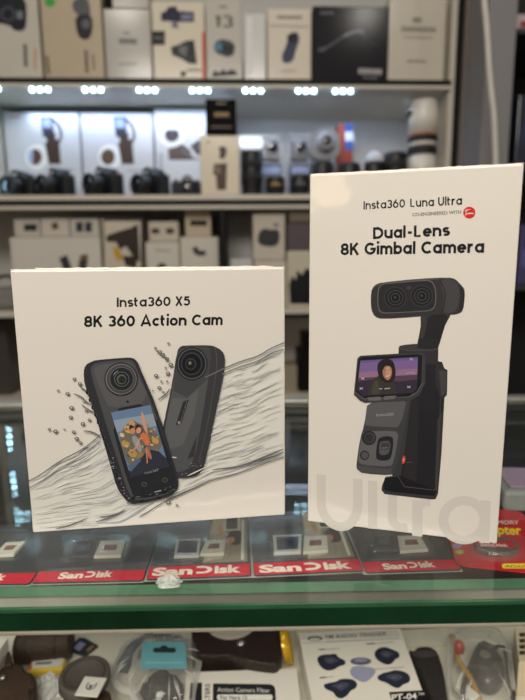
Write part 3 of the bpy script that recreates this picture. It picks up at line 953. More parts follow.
struct(q.build('trim_1', mat('brown-grey filler panel', (116, 106, 100), .5, var=.05, scale=3)))

cab = tag(MB().tube([tuple(Vector((0, 0, CAM_Z)) + ray(px, py) * (1.22 / ray(px, py).y)) for px, py in
                     smooth_poly([(478, -120), (482, -40), (484, 0), (487, 30), (488.5, 60), (491, 90), (494, 115), (495, 140), (496, 170), (497, 230), (497.5, 330)], 2, False)],
                    .0062, 8).build('cable', col((206, 200, 190), .5)), 'white cable hanging loosely in front of the grey pillar', 'cable')

# dark glazed case right of the pillar
dc = thing('display_case', 'dark glazed display case at the right edge behind the pillar', 'cabinet', (xb + .045, 1.40, FLOOR_Z), 0)
xc0, xc1 = 0, .9
dd = MB().box(xc0, xc1, .35, .37, 0, 2.6)
dd.build('back_panel', col((30, 28, 32), .6), dc)
MB().box(xc0 - .02, xc0, 0, .37, 0, 2.6).build('side_panel', col((46, 44, 48), .5), dc)
FC = Frame((xb + .045, 1.45, 0), 0)
CZ = [FC.v(520, y_)[1] for y_ in (33, 165, 285, 420)]
for z in [z_ - FLOOR_Z - .0125 for z_ in CZ]:
    MB().box(xc0, xc1, .02, .35, z, z + .012).build('shelf_board', col((60, 58, 62), .4), dc)
MB().box(xc0, xc1, -.01, .02, .0, .03).build('front_rail', M['alu'], dc)


def case_box(label, px0, px1, y0, y1, rgb, z, band=None):
    f = Frame((xb + .045, 1.45, z), 0)
    a, b_ = f.v(px0, (y0 + y1) / 2)[0], f.v(px1, (y0 + y1) / 2)[0]
    h_ = abs(f.v(px0, y0)[1] - f.v(px0, y1)[1])
    t = thing('product_box', label, 'box', f.w(a, 0), 0, 'boxes in the dark display case')
    MB().box(0, b_ - a, 0, .10, 0, h_, .003).build('carton', col(rgb, .4, coat=.4), t)
    MB().flat(rect(.008, h_ * .3, b_ - a - .008, h_ * .6), 3).build('printed_band', ink(band or [min(255, int(c * 1.3) + 10) for c in rgb]), t)
    return t


case_box('pinkish white box with red print near top right of the photo', 517, 580, 14, 33, (206, 186, 192), CZ[0] + .0005, (150, 60, 66))
case_box('dark blue box behind glass above the tall front carton', 517, 560, 95, 165, (34, 38, 58), CZ[1] + .0005)
case_box('dim purple box at right edge beside the tall front carton', 519, 575, 225, 285, (70, 66, 110), CZ[2] + .0005)

# ================================================================= COUNTER
CTR = R(.75)
GT_ = .0102
SH_Z, DK_Z = -.05, -.20
ctr = thing('display_counter', 'glass display counter with green edged top carrying the two front boxes', 'counter', (0, 0, FLOOR_Z), 0)
CF = Frame((0, .1888, 0), CTR)
zc = -FLOOR_Z


def cbox(name, mats, x0, x1, y0, y1, z0, z1, bev=0, m=0):
    """counter part, in the counter's turned frame"""
    q = MB().box(x0, x1, y0, y1, z0, z1, bev)
    mx = Matrix.Translation((0, .1888, zc)) @ Matrix.Rotation(CTR, 4, 'Z')
    q.v = [mx @ v for v in q.v]
    return q.build(name, mats, ctr)


CW, BACK = .62, .298


def glass_slab(name, y0, y1, z0, z1, edge):
    o = cbox(name, [M['glass'], edge, M['seal']], -CW, CW, y0, y1, z0, z1)
    for p in o.data.polygons:
        if abs(p.normal.z) < .9:
            p.material_index = 1 if p.normal.y < -.5 else 2
    return o


glass_slab('glass_top', 0, BACK, -GT_, 0, M['glass_edge'])
cbox('polished_arris', mat('polished green arris', (46, 92, 64), .15, var=.2), -CW, CW, -.0003, .0010, -.0022, .00008, .0004)
cbox('front_channel', col((158, 152, 136), .4), -CW, CW, .0, .006, -GT_ - .0022, -GT_ - .0002, .0006)
glass_slab('glass_shelf', .0893, BACK - .004, SH_Z - .0065, SH_Z, M['glass_edge_pale'])
cbox('deck_panel', M['deck'], -CW, CW, .01, BACK - .002, DK_Z - .02, DK_Z)
cbox('back_panel', col((26, 27, 30), .5), -CW, CW, BACK - .002, BACK + .016, -.6, -GT_ - .0005)
cbox('back_rail', M['alu'], -CW, CW, BACK + .001, BACK + .014, -GT_, .0035, .001)
cbox('base_cabinet', col((150, 146, 140), .5), -CW, CW, .01, BACK + .016, -FLOOR_Z * -1 + .0, DK_Z - .02)
for s_ in (-1, 1):
    cbox('side_panel', M['glass'], s_ * CW - .003, s_ * CW + .003, .01, BACK - .004, DK_Z, -GT_)

# ----------------------------------------------------------------- two front boxes
def front_box(label, loc, yaw, W, H, D):
    t = thing('product_box', label, 'box', loc, yaw, 'front product boxes on the glass')
    MB().box(0, W, 0, D, 0, H, .0007, seg=2).build('carton', M['wrapped_card'], t)
    q = MB()
    rnd = random.Random(int(W * 1000))
    pts = []
    n = 46
    for i in range(n + 1):
        pts.append((W * i / n, .0010 + .0003 * rnd.random(), H + .0001 + .00022 * rnd.random() ** 2))
    q.tube(pts, .00042, 6)
    q.tube([(W * i / n, D - .002, H + .0002 + .0004 * rnd.random() ** 2) for i in range(n + 1)], .0005, 6)
    q.build('film_seam', mat('film seam', (236, 230, 220), .3, coat=.6, var=.05), t)
    return t, Frame(loc, yaw)


LW, LH, LD = .1303, .1321, .042
RW, RH, RD = .0924, .1753, .046
tL, fL = front_box('squat square white box showing two action cameras splashing in water', (-.1177, .2459, .0003), .1291, LW, LH, LD)
tR, fR = front_box('tall white box showing a dual-lens gimbal camera, right on the glass counter', (.0230, .2554, .0003), -.2603, RW, RH, RD)


class Art:
    def __init__(s, conv, mode='v', base=0.0):
        s.conv, s.mode, s.base, s.mats, s.mb, s.n = conv, mode, base, [], MB(), 1

    def mi(s, rgb):
        m = ink(rgb)
        if m not in s.mats:
            s.mats.append(m)
        return s.mats.index(m)

    def poly(s, rgb, pts, sm=0, step=1):
        if sm:
            pts = smooth_poly(pts, sm)
        s.mb.flat([s.conv(*p) for p in pts], s.n, s.mode, s.base, s.mi(rgb)); s.n += step
        return s

    def disc(s, rgb, x, y, rx, ry=None, rot=0, n=36):
        ry = ry or rx
        c_, s_ = math.cos(R(rot)), math.sin(R(rot))
        pts = [(x + u * c_ - v * s_, y + u * s_ + v * c_) for u, v in arc(0, 0, rx, ry, 0, 360, n)[:-1]]
        return s.poly(rgb, pts)

    def line(s, rgb, pts, w, sm=0, taper=False, closed=False):
        if sm:
            pts = smooth_poly(pts, sm, closed)
        if closed:
            pts = list(pts) + [pts[0], pts[1]]
        p = [s.conv(*q) for q in pts]
        sc = math.hypot(*[a - b for a, b in zip(s.conv(pts[0][0] + 1, pts[0][1]), s.conv(*pts[0]))])
        s.mb.ribbon(p, w * sc, s.n, s.mode, s.base, s.mi(rgb), taper); s.n += 1
        return s

    def text(s, rgb, txt, p0, p1, cap, w=.15, gap=.115, serif=False):
        stroke_text(s.mb, txt, placer(s.conv, p0, p1, cap), w, gap, s.n, s.mode, s.base, s.mi(rgb), serif); s.n += 1
        return s

    def font(s, rgb, txt, p0, p1, cap, bold=0., shear=0.):
        font_text(s.mb, txt, placer(s.conv, p0, p1, cap), s.n, s.mode, s.base, s.mi(rgb), bold, shear); s.n += 1
        return s

    def build(s, name, parent):
        return s.mb.build(name, s.mats, parent)


EPS = 0.000004
# --- left box: lettering
a = Art(fL.v)
a.n = 4
a.text((30, 28, 27), 'Insta360 X5', (116.8, 307.2), (190, 305.6), 9.6, .20, .09)
a.build('brand_lettering', tL)
a = Art(fL.v)
a.text((22, 21, 21), '8K 360 Action Cam', (84, 327.2), (222.5, 325.0), 11.2, .215, .075)
a.build('title_lettering', tL)
# --- left box: water
wtr = Art(fL.v)
crestL = [(29.4, 480.3), (43, 473), (57.7, 461.4), (78.7, 451), (91.3, 442.6), (103, 432)]
crestR = [(205, 377), (226, 367), (240, 361), (258, 356), (270, 348), (283.5, 342.5)]
lowL = [(33, 531), (60, 528), (90, 526), (121, 525.5), (144, 513), (165, 501)]
lowR = [(165, 501), (199, 485), (212, 479), (240, 472), (260, 464), (283.5, 456)]


def interp(c_, u):
    x = c_[0][0] + (c_[-1][0] - c_[0][0]) * u
    for p, q in zip(c_, c_[1:]):
        if p[0] <= x <= q[0] or q is c_[-1]:
            k = (x - p[0]) / (q[0] - p[0])
            return (x, p[1] + (q[1] - p[1]) * k)


wtr.poly((221, 219, 212), crestL + [(165, 430), (205, 377)] + crestR + lowR[::-1] + lowL[::-1])
rw = random.Random(3)
for side in (0, 1):
    c1, c2 = (crestL, lowL) if side == 0 else (crestR, lowR)
    for i in range(110):
        s0 = rw.random() ** .9
        u0 = rw.random() * .85
        ln = .1 + .35 * rw.random()
        pts = []
        for k in range(7):
            u = u0 + ln * k / 6
            if u > 1:
                break
            p, q = interp(c1, u), interp(c2, u)
            s_ = s0 + .006 * math.sin(k * 1.1 + i)
            pts.append((p[0] + (q[0] - p[0]) * s_, p[1] + (q[1] - p[1]) * s_))
        if len(pts) < 4:
            continue
        g = rw.choice([176, 186, 192, 198, 204, 208])
        if s0 < .15:
            g = rw.choice([120, 150, 176])
        if side and s0 > .85:
            g = rw.choice([140, 165, 185, 195])
        wtr.line((g - 3, g - 1, g), pts, .35 + .65 * rw.random(), 2, True)
    for i in range(26):                     # pale glints
        s0, u0 = rw.random(), rw.random() * .8
        pts = []
        for k in range(5):
            u = u0 + .16 * k / 4
            p, q = interp(c1, u), interp(c2, u)
            pts.append((p[0] + (q[0] - p[0]) * s0, p[1] + (q[1] - p[1]) * s0))
        wtr.line((230, 228, 222), pts, 1.2, 0, True)
wtr.line((112, 110, 108), crestL, 1.1, 2)
wtr.line((130, 128, 124), [(30, 487), (46, 478), (60, 467), (80, 457), (92, 447), (101, 441)], .9, 2)
wtr.line((112, 112, 112), crestR, 1.2, 2)
wtr.line((120, 118, 112), [(222, 374), (240, 366), (258, 361), (272, 352), (283.5, 349)], 1.2, 2)
wtr.line((70, 68, 66), [(140, 516), (150, 510), (165, 500), (182, 492), (199, 485)], .9, 2)
wtr.line((112, 112, 110), lowR, 1.0, 2)
wtr.line((110, 108, 106), [(212, 469), (240, 466), (262, 457), (283.5, 448)], 2.0, 2, True)
wtr.line((100, 98, 96), [(258, 461), (268, 457), (276, 455), (283.5, 451)], 1.6, 1, True)
for p, q in (((56, 528), (88, 517)), ((96, 521), (126, 509)), ((100, 516), (118, 512))):
    wtr.line((104, 100, 94), [p, ((p[0] + q[0]) / 2, (p[1] + q[1]) / 2 + 1.5), q], 1.6, 1, True)
wtr.build('water_print', tL)
# --- droplets
dr = Art(fL.v); dr.n = 240
c37 = crop(20, 330, 3.75)
pts = [c37(*p) + (r_,) for p in ((205, 182), (226, 200), (180, 237), (195, 290), (192, 325), (237, 350), (168, 370), (112, 370), (135, 378), (203, 380), (214, 405), (240, 265), (250, 300),
                                  (145, 225), (262, 335), (228, 420), (270, 380)) for r_ in (1.0,)]
c35 = crop(140, 330, 3.5)
pts += [c35(*p) + (1.0,) for p in ((100, 45), (55, 62), (80, 85), (95, 100), (90, 130), (57, 158), (75, 178), (68, 200), (95, 178), (45, 210), (98, 150), (82, 215), (40, 235), (108, 120), (70, 75), (130, 610), (100, 600))]
rd = random.Random(5)
for x, y, r_ in pts:
    r_ = .8 + 1.1 * rd.random()
    dr.disc((98, 95, 92), x, y, r_ * 1.25, r_)
    dr.disc((196, 190, 180), x - .1, y - .2, r_ * .62, r_ * .5)
for ch in ([(74, 393), (82, 396), (86, 401), (92, 404)], [(80, 385), (85, 390), (92, 391)], [(82, 404), (90, 410), (96, 412)], [(84, 430), (93, 431), (101, 436)], [(156, 350), (163, 355), (169, 360)], [(158, 399), (166, 394), (170, 388)]):
    dr.line((120, 116, 112), ch, 1.6, 2, True)
dr.build('droplet_print', tL)

# --- left box: rear camera (the one leaning right)
b = Art(fL.v); b.n = 260
outl = [c35(*p) for p in ((130, 72), (140, 58), (152, 53), (240, 52), (262, 56), (288, 72), (297, 92), (296, 125), (288, 180), (262, 300), (245, 385), (232, 440), (226, 470), (214, 496), (190, 512), (135, 516), (90, 505), (70, 420), (82, 330), (112, 190))]
b.poly((62, 60, 59), outl, 1)
b.poly((86, 84, 82), [c35(*p) for p in ((132, 78), (145, 60), (232, 57), (245, 68), (248, 100), (236, 190), (200, 410), (180, 470), (150, 495), (92, 492), (78, 420), (90, 330), (118, 180))], 1)
b.poly((72, 70, 68), [c35(*p) for p in ((120, 176), (128, 90), (145, 62), (232, 58), (246, 70), (246, 110), (238, 172), (165, 236), (116, 212))])
b.poly((98, 96, 93), [c35(*p) for p in ((90, 330), (112, 235), (165, 240), (205, 206), (190, 300), (150, 400), (90, 420))])
b.line((96, 94, 90), [c35(*p) for p in ((116, 212), (165, 238), (238, 172))], .5)
b.poly((58, 56, 54), [c35(*p) for p in ((200, 365), (190, 440), (165, 450))])
b.line((90, 88, 84), [c35(*p) for p in ((262, 60), (272, 110), (250, 250), (226, 380), (205, 455))], .6, 2)
for i in range(12):
    p, q = c35(293 - i * 5.6, 140 + i * 27), c35(288 - i * 5.6, 150 + i * 27)
    b.disc((66, 63, 61), (p[0] + q[0]) / 2 - 2.4, (p[1] + q[1]) / 2, .8, 1.6, 14, 10)
lx, ly = c35(182, 117)
b.disc((40, 38, 38), lx, ly, 15.6, 16.6)
b.disc((104, 101, 97), lx, ly, 14.2, 15.2)
b.disc((34, 33, 33), lx, ly, 13.4, 14.4)
b.disc((64, 62, 62), lx - .3, ly - .2, 10.6, 11.4)
b.disc((24, 24, 26), lx - .5, ly, 9.4, 10)
b.disc((58, 58, 54), lx - 1.2, ly + .2, 5.6, 6)
b.disc((28, 30, 26), lx - 1.4, ly + .3, 4.2, 4.5)
b.disc((120, 126, 96), lx - 2, ly - .8, 1.5, 1.8)
# maker's plate on the grip
pc, ax = c35(148, 286), (.30, -.954)
pl = []
for u, v in rrect(-12.5, 12.5, -2.9, 2.9, 1.2, 3):
    pl.append((pc[0] + u * ax[0] - v * ax[1] * -1, pc[1] + u * ax[1] + v * ax[0]))
b.poly((50, 48, 47), pl)
b.font((150, 147, 142), 'Insta360', (pc[0] - 9 * ax[0] + 1.3, pc[1] - 9 * ax[1] + .4), (pc[0] + 11 * ax[0] + 1.3, pc[1] + 11 * ax[1] + .4), 2.4)
b.disc((150, 147, 142), pc[0] - 10.6 * ax[0], pc[1] - 10.6 * ax[1], 1.4)
b.line((206, 204, 200), [c35(110, 442), c35(128, 444)], 1.2)
for i in range(26):
    x, y = 140 + rd.random() * 90, 0
    y = 470 - (x - 140) * .35 + rd.random() * 36
    b.line((rd.choice([90, 120, 160]),) * 3, [c35(x, y), c35(x + 6 * rd.random(), y - 4 + 6 * rd.random())], .5)
b.build('rear_camera_print', tL)

# --- left box: front camera with screen
f = Art(fL.v); f.n = 380
out1 = [(84.2, 371), (86, 364.5), (92, 361), (97, 359.4), (126, 357), (133, 357.2), (137.6, 360.5), (140, 367), (158.7, 410), (178.3, 477), (178.5, 486), (175, 491.5), (167, 496.6), (136, 503.2), (129, 501.5), (124.5, 497), (117, 486.5), (110, 461), (95.5, 413), (85, 384)]
f.poly((52, 50, 50), out1, 1)
f.poly((80, 78, 76), [(90.5, 370), (93, 364.5), (99, 361.6), (127, 359), (133, 360), (136.5, 366), (158, 418), (176.5, 477), (175.5, 486), (166, 494), (138, 500), (129.5, 494), (122, 472), (101, 405)], 1)
f.poly((92, 89, 87), [(94, 370), (97, 364.6), (126, 361), (132, 363), (136, 371), (151.4, 401), (111, 409.5), (102, 392)], 1)
f.poly((44, 42, 42), [(108.3, 409.2), (151.6, 401), (177, 477), (175, 486), (166, 492.5), (139, 498), (131, 492)], 1)
# picture on the screen
SQ = [(111.4, 411.6), (150.6, 404.2), (169.0, 465.6), (131.2, 476.2)]


def scr(u, v, q=SQ):
    t_ = (q[0][0] + (q[1][0] - q[0][0]) * u, q[0][1] + (q[1][1] - q[0][1]) * u)
    b_ = (q[3][0] + (q[2][0] - q[3][0]) * u, q[3][1] + (q[2][1] - q[3][1]) * u)
    return (t_[0] + (b_[0] - t_[0]) * v, t_[1] + (b_[1] - t_[1]) * v)


f.poly((104, 128, 158), SQ)
f.poly((142, 158, 176), [scr(*p) for p in ((0, .12), (1, .14), (1, .34), (0, .3))])
f.poly((112, 108, 96), [scr(*p) for p in ((0, .42), (.12, .3), (.3, .22), (.45, .16), (.62, .26), (.84, .34), (1, .5), (1, .66), (.8, .74), (.4, .82), (.1, .86), (0, .7))], 1)
for (u, v, ru, cl) in ((.12, .5, 4.4, (180, 148, 92)), (.3, .3, 4.6, (206, 162, 98)), (.22, .66, 5, (176, 146, 92)), (.42, .22, 3.6, (196, 152, 104)), (.86, .56, 3.8, (190, 148, 90)), (.4, .72, 4, (152, 122, 78)), (.74, .3, 3.2, (136, 142, 146)), (.1, .36, 2.6, (212, 190, 150)), (.66, .38, 3, (100, 96, 92))):
    x, y = scr(u, v)
    f.disc(cl, x, y, ru, ru * .8, 30, 9)
for i in range(34):
    u, v = .04 + rd.random() * .92, .26 + rd.random() * .5
    x, y = scr(u, v)
    f.disc(rd.choice([(188, 150, 96), (90, 84, 78), (214, 184, 140), (120, 132, 140), (160, 110, 70), (70, 74, 84)]), x, y, .7 + rd.random() * 1.1, .6 + rd.random() * .8, rd.random() * 90, 7)
f.poly((50, 54, 66), [scr(*p) for p in ((0, .9), (.3, .8), (.62, .66), (.86, .72), (1, .86), (1, 1), (0, 1))])
f.poly((88, 104, 128), [scr(*p) for p in ((.02, .82), (.4, .74), (.36, .8), (.04, .92))])
f.poly((204, 150, 124), [scr(*p) for p in ((.66, .3), (.72, .08), (.78, .08), (.76, .32), (.72, .46))], 1)      # raised arm
f.poly((206, 116, 76), [scr(*p) for p in ((.53, .42), (.62, .38), (.74, .45), (.71, .6), (.6, .6))], 1)       # orange top
f.poly((176, 112, 86), [scr(*p) for p in ((.54, .62), (.66, .64), (.66, .82), (.58, .8))], 1)
f.poly((60, 44, 40), [scr(*p) for p in ((.44, .34), (.52, .24), (.62, .27), (.64, .36), (.54, .42))], 1)
f.disc((210, 148, 116), *scr(.54, .345), 2.6, 3.2, 20, 14)
f.poly((48, 42, 44), [scr(*p) for p in ((.3, .3), (.38, .22), (.46, .28), (.36, .32))], 1)
f.disc((198, 138, 108), *scr(.385, .335), 2.6, 3.2, 20, 14)
f.poly((150, 152, 150), [scr(*p) for p in ((.3, .42), (.44, .4), (.5, .6), (.42, .7), (.34, .6))], 1)
f.line((214, 156, 118), [scr(.5, .47), scr(.3, .62), scr(.18, .62)], 1.4, 1)
f.line((196, 140, 108), [scr(.58, .64), scr(.54, .78), scr(.5, .86)], 1.0, 1)
# maker's name, icons, lens
f.font((150, 147, 142), 'Insta360', (145.2, 472.9), (158.6, 469.6), 2.6)
for x, y in ((144.7, 483), (165.2, 478.6)):
    f.disc((84, 82, 80), x, y, 2.7, 2.5); f.disc((50, 48, 48), x, y, 1.9, 1.7)
f.line((150, 148, 146), [(155, 490.5), (161.5, 489.0)], 1.4)
lx, ly = 121.6, 378.2
f.disc((46, 44, 44), lx, ly, 16.6, 16.6)
f.disc((120, 116, 111), lx, ly + .1, 15.4, 15.3)
f.disc((74, 71, 70), lx + .2, ly + .2, 14.5, 14.4)
f.disc((98, 95, 92), lx + .3, ly, 12.0, 12.0)
f.disc((40, 39, 40), lx + .4, ly, 11.3, 11.2)
f.disc((112, 110, 104), lx + .7, ly + .2, 7.4, 7.4)
f.disc((30, 31, 32), lx + .7, ly + .2, 6.8, 6.8)
f.disc((96, 100, 82), lx + .5, ly + .3, 4.8, 4.9)
f.disc((40, 44, 38), lx + .9, ly + .7, 3.7, 3.7)
f.line((150, 148, 142), arc(lx + .5, ly, 8.8, 8.8, 200, 250, 8), .8, 0, True)
f.disc((28, 27, 27), 128, 400.6, 1.1)
for i in range(14):
    p = (86.5 + i * 2.72, 392 + i * 7.4)
    f.disc((30, 29, 29), p[0] + 1.2, p[1], 1.1, 1.9, -18, 10)
    f.disc((86, 83, 80), p[0] + 2.6, p[1], .45, 1.5, -18, 8)
for i in range(40):
    u = rd.random()
    x, y = 124 + 52 * u, 497 - 14 * u * u + rd.random() * 8 - 2
    f.line((rd.choice([26, 40, 60, 120]),) * 3, [(x, y), (x + 1 + 3 * rd.random(), y - 1.5 + 2 * rd.random())], .5 + .5 * rd.random())
for i in range(22):
    u = rd.random()
    x, y = 108 + 18 * u + rd.random() * 5, 455 + 42 * u + rd.random() * 5
    f.line((rd.choice([120, 150, 190]),) * 3, [(x, y), (x + 1 + rd.random(), y + 1.5 - 3 * rd.random())], .5)
f.build('front_camera_print', tL)

# --- right box
a = Art(fR.v)
a.text((40, 36, 34), 'Insta360', (363.5, 209.6), (405, 207.5), 8.3, .185, .09)
a.text((26, 24, 23), 'Luna Ultra', (410.2, 207.3), (462, 204.8), 8.6, .19, .11)
a.build('brand_lettering', tR)
a = Art(fR.v)
a.font((120, 112, 104), 'CO-ENGINEERED WITH', (412.4, 216.3), (461, 213.7), 3.4, .03)
a.build('partner_lettering', tR)
a = Art(fR.v)
a.disc((204, 44, 36), 469.3, 212.7, 6.1, 6.0)
a.line((240, 226, 218), [(465.2, 211.4), (466.2, 209.6), (466.8, 210.2), (465.7, 214.4), (465.2, 214.8), (466.8, 214.6), (468, 213.2)], .55, 1)
a.line((240, 226, 218), [(468, 213.4), (469, 212.4), (468.4, 214.2), (469.6, 214), (470, 212.2), (470, 214), (471, 212.4), (470.8, 214), (471.6, 213.8), (472.6, 212.3), (472.2, 213.9), (473.6, 213.6)], .5, 1)
a.line((240, 226, 218), [(466.8, 209.9), (470.4, 209.4)], .5)
a.build('red_badge', tR)
a = Art(fR.v)
a.text((24, 22, 21), 'Dual-Lens', (373, 239.2), (450, 235.9), 11.8, .22, .075)
a.text((24, 22, 21), '8K Gimbal Camera', (340.6, 255.3), (484, 252.8), 12.0, .22, .075)
a.build('title_lettering', tR)
# big pale word along the foot
a = Art(fR.v)
PALE = (209, 204, 196)
a.line(PALE, [(321.2, 474.5), (321.2, 500)] + [(339.6 + 18.4 * math.cos(R(t_)) * 1.0, 503 + (21.5 + 2.2 * (1 + math.cos(R(t_)))) * math.sin(R(t_))) for t_ in range(180, -1, -12)] + [(357.8, 500), (357.8, 479)], 9.2)
a.line(PALE, [(372.8, 480.8), (372.6, 528.8)], 9.3)
a.line(PALE, [(392.5, 494), (392.5, 516)] + [(402.5 - 10 * math.cos(R(t_)), 518 + 9.5 * math.sin(R(t_))) for t_ in range(0, 95, 15)] + [(407.6, 527.2)], 9.2)
a.line(PALE, [(417.6, 500), (417.2, 536.2)], 10.4)
a.line(PALE, [(417.6, 512)] + [(428 - 10.5 * math.cos(R(t_)), 511 - 9 * math.sin(R(t_))) for t_ in range(20, 91, 14)] + [(430.5, 502.2)], 8.8)
a.line(PALE, [(464 + 20.6 * math.cos(R(t_)), 520.2 + 19.8 * math.sin(R(t_))) for t_ in range(0, 372, 12)], 10.2)
a.line(PALE, [(485.6, 500.6), (484.2, 543)], 10.4)
a.build('pale_word_lettering', tR)
# gimbal camera picture
g = Art(fR.v); g.n = 30
c4 = crop(345, 265, 4.04)
c6 = crop(345, 390, 4.04)


def P4(*p):
    return [c4(*q) for q in p]


def P6(*p):
    return [c6(*q) for q in p]


g.poly((62, 57, 54), P4((305, 200), (430, 180), (425, 205), (404, 245), (376, 338), (288, 336), (300, 280), (306, 245)))                      # arm
g.poly((42, 38, 37), P4((330, 205), (420, 195), (404, 240), (374, 338), (306, 336), (332, 240)), 1)
g.poly((58, 54, 52), P6((250, -20), (345, -45), (402, -60), (403, 10), (390, 250), (386, 300), (376, 418), (366, 440), (352, 442), (160, 420), (147, 404), (150, 384), (164, 350), (214, 345), (235, 200)))  # handle
g.poly((38, 35, 34), P6((262, 20), (345, 0), (398, -20), (394, 90), (372, 120), (362, 400), (240, 388), (222, 340)))
g.poly((70, 66, 62), P6((244, 120), (262, 30), (268, 32), (240, 260), (222, 342), (212, 340)))
g.poly((46, 42, 41), P6((268, 40), (300, 30), (288, 392), (230, 385), (244, 260)))
g.poly((30, 27, 27), P6((160, 356), (222, 346), (362, 402), (370, 408), (360, 428), (166, 408), (155, 396)))
g.line((86, 81, 77), P6((164, 352), (214, 347), (240, 390), (358, 404), (374, 398)), .55)
g.line((84, 79, 75), P6((386, -30), (384, 100), (368, 400)), .5)
g.poly((52, 48, 46), P4((340, 392), (352, 382), (392, 392), (402, 418), (414, 424), (412, 524), (402, 536), (382, 536), (374, 500), (350, 480)))       # side latch
g.poly((70, 66, 63), P4((380, 424), (410, 428), (407, 520), (388, 530)))
g.poly((40, 37, 36), P4((300, 360), (366, 366), (366, 600), (300, 600), (290, 470)))
g.poly((54, 50, 48), P4((217, 333), (222, 326), (250, 321), (300, 318), (350, 320), (372, 327), (377, 336), (376, 402), (216, 388)))
g.poly((64, 60, 57), P4((217, 333), (222, 326), (250, 321), (300, 318), (350, 320), (372, 327), (377, 335), (360, 343), (300, 347), (240, 344)))
g.poly((44, 40, 39), P4((299, 296), (386, 296), (372, 336), (340, 341), (291, 336)))
g.line((86, 81, 78), P4((218, 335), (240, 344), (300, 347), (360, 343), (376, 336)), .5, 1)
# head
g.poly((56, 52, 50), P4((104, 130), (108, 96), (124, 78), (150, 70), (300, 55), (418, 50), (446, 56), (466, 78), (483, 96), (484, 130), (478, 182), (462, 196), (430, 202), (400, 196), (300, 208), (150, 218), (120, 208), (106, 180)), 1)
g.poly((72, 67, 64), P4((380, 62), (418, 54), (444, 62), (460, 86), (463, 130), (455, 176), (430, 196), (392, 192), (402, 130)), 1)
g.poly((46, 43, 42), P4((464, 84), (482, 98), (482, 130), (476, 180), (462, 188), (467, 130)))
g.line((36, 33, 33), P4((384, 64), (404, 100), (404, 150), (392, 192)), .9, 2)
g.line((98, 93, 88), P4((112, 96), (126, 82), (150, 74), (300, 59), (380, 56)), .7, 1)
plate = P4((130, 130), (134, 92), (146, 76), (180, 72), (320, 60), (350, 62), (364, 84), (370, 120), (366, 168), (350, 184), (320, 188), (170, 196), (144, 194), (132, 176))
g.poly((104, 99, 94), plate, 2)
pm = (sum(p[0] for p in plate) / len(plate), sum(p[1] for p in plate) / len(plate))
g.poly((46, 42, 41), [(pm[0] + (x - pm[0]) * .968, pm[1] + (y - pm[1]) * .945) for x, y in plate], 2)
for (u, v) in ((203, 132), (310, 125)):
    x, y = c4(u, v)
    g.disc((62, 57, 55), x, y, 11.2, 11.0)
    g.disc((34, 31, 31), x, y, 10.2, 10.0)
    g.disc((74, 69, 66), x + .2, y, 7.8, 7.7)
    g.disc((30, 28, 29), x + .2, y, 7.0, 6.9)
    g.disc((82, 76, 74), x + .1, y + .1, 4.6, 4.6)
    g.disc((24, 23, 24), x + .1, y + .1, 3.9, 3.9)
    g.disc((72, 68, 70), x - .2, y - .4, 1.3, 1.3)
x, y = c4(258, 92)
g.disc((70, 64, 70), x, y, 2.6, 1.7)
g.poly((60, 57, 55), P6((250, 30), (270, 20), (246, 200), (226, 345), (190, 348), (200, 300)))
# control panel under the screen
g.poly((66, 63, 62), P6((95, 40), (254, 28), (262, 40), (240, 150), (224, 235), (200, 330), (190, 344), (70, 336), (48, 318), (46, 300), (62, 190), (76, 150)), 1)
g.poly((92, 89, 88), P6((92, 40), (250, 30), (236, 100), (216, 148), (206, 150), (84, 145), (80, 130)), 1)
g.poly((98, 95, 93), P6((78, 166), (196, 164), (214, 172), (214, 200), (196, 290), (184, 310), (70, 302), (52, 290), (56, 250), (68, 180)), 1)
g.poly((78, 75, 74), P6((48, 300), (60, 306), (180, 318), (190, 310), (186, 340), (68, 334), (48, 318)))
g.font((150, 147, 144), 'Insta360', c6(126, 106), c6(196, 102), 3.2, .01)
x, y = c6(97, 193)
g.disc((44, 41, 41), x, y, 7.2, 7.2); g.disc((74, 70, 69), x + .5, y - .2, 5.2, 5.2); g.disc((52, 49, 48), x + .2, y, 4.2, 4.2)
x, y = c6(79, 263)
g.disc((52, 49, 49), x, y, 4.8, 4.8); g.disc((84, 81, 79), x + .3, y, 3.4, 3.4)
g.poly((40, 38, 38), P6((140, 190), (180, 184), (198, 196), (188, 268), (176, 284), (136, 284), (124, 272), (130, 210)), 1)
g.poly((86, 83, 82), P6((146, 206), (186, 204), (180, 248), (168, 262), (138, 262), (138, 220)), 1)
g.poly((62, 60, 59), P6((148, 214), (180, 212), (176, 238), (144, 240)))
g.line((120, 117, 114), P6((148, 234), (172, 232)), .8)
x, y = c6(237, 281)
g.disc((196, 70, 50), x, y, 1.7, 4.2, 8)
g.disc((230, 160, 140), x, y, .7, 1.6, 8)
g.line((96, 90, 86), P6((246, 292), (272, 290)), .6)
# screen module
g.poly((66, 62, 60), P4((38, 500), (50, 378), (62, 366), (298, 353), (318, 358), (326, 370), (324, 478), (300, 526), (262, 548), (80, 556), (62, 548), (36, 524)))
g.poly((30, 28, 28), P4((44, 498), (56, 382), (66, 372), (296, 360), (312, 366), (308, 478), (288, 516), (256, 534), (84, 542), (44, 516)))
g.line((110, 105, 101), P4((40, 512), (76, 540), (258, 532), (290, 514), (314, 476)), .6)
g.poly((104, 88, 140), P4((62, 386), (294, 371), (290, 500), (272, 516), (72, 528), (48, 506)))
g.poly((122, 98, 150), P4((61, 396), (294, 382), (293, 418), (58, 432)))
g.poly((146, 110, 140), P4((58, 432), (293, 418), (292, 446), (55, 458)))
g.poly((84, 66, 84), P4((55, 456), (292, 442), (290, 500), (272, 516), (72, 528), (48, 506)))
g.poly((58, 46, 58), P4((54, 470), (120, 462), (220, 470), (291, 462), (290, 500), (272, 516), (72, 528), (48, 506)))
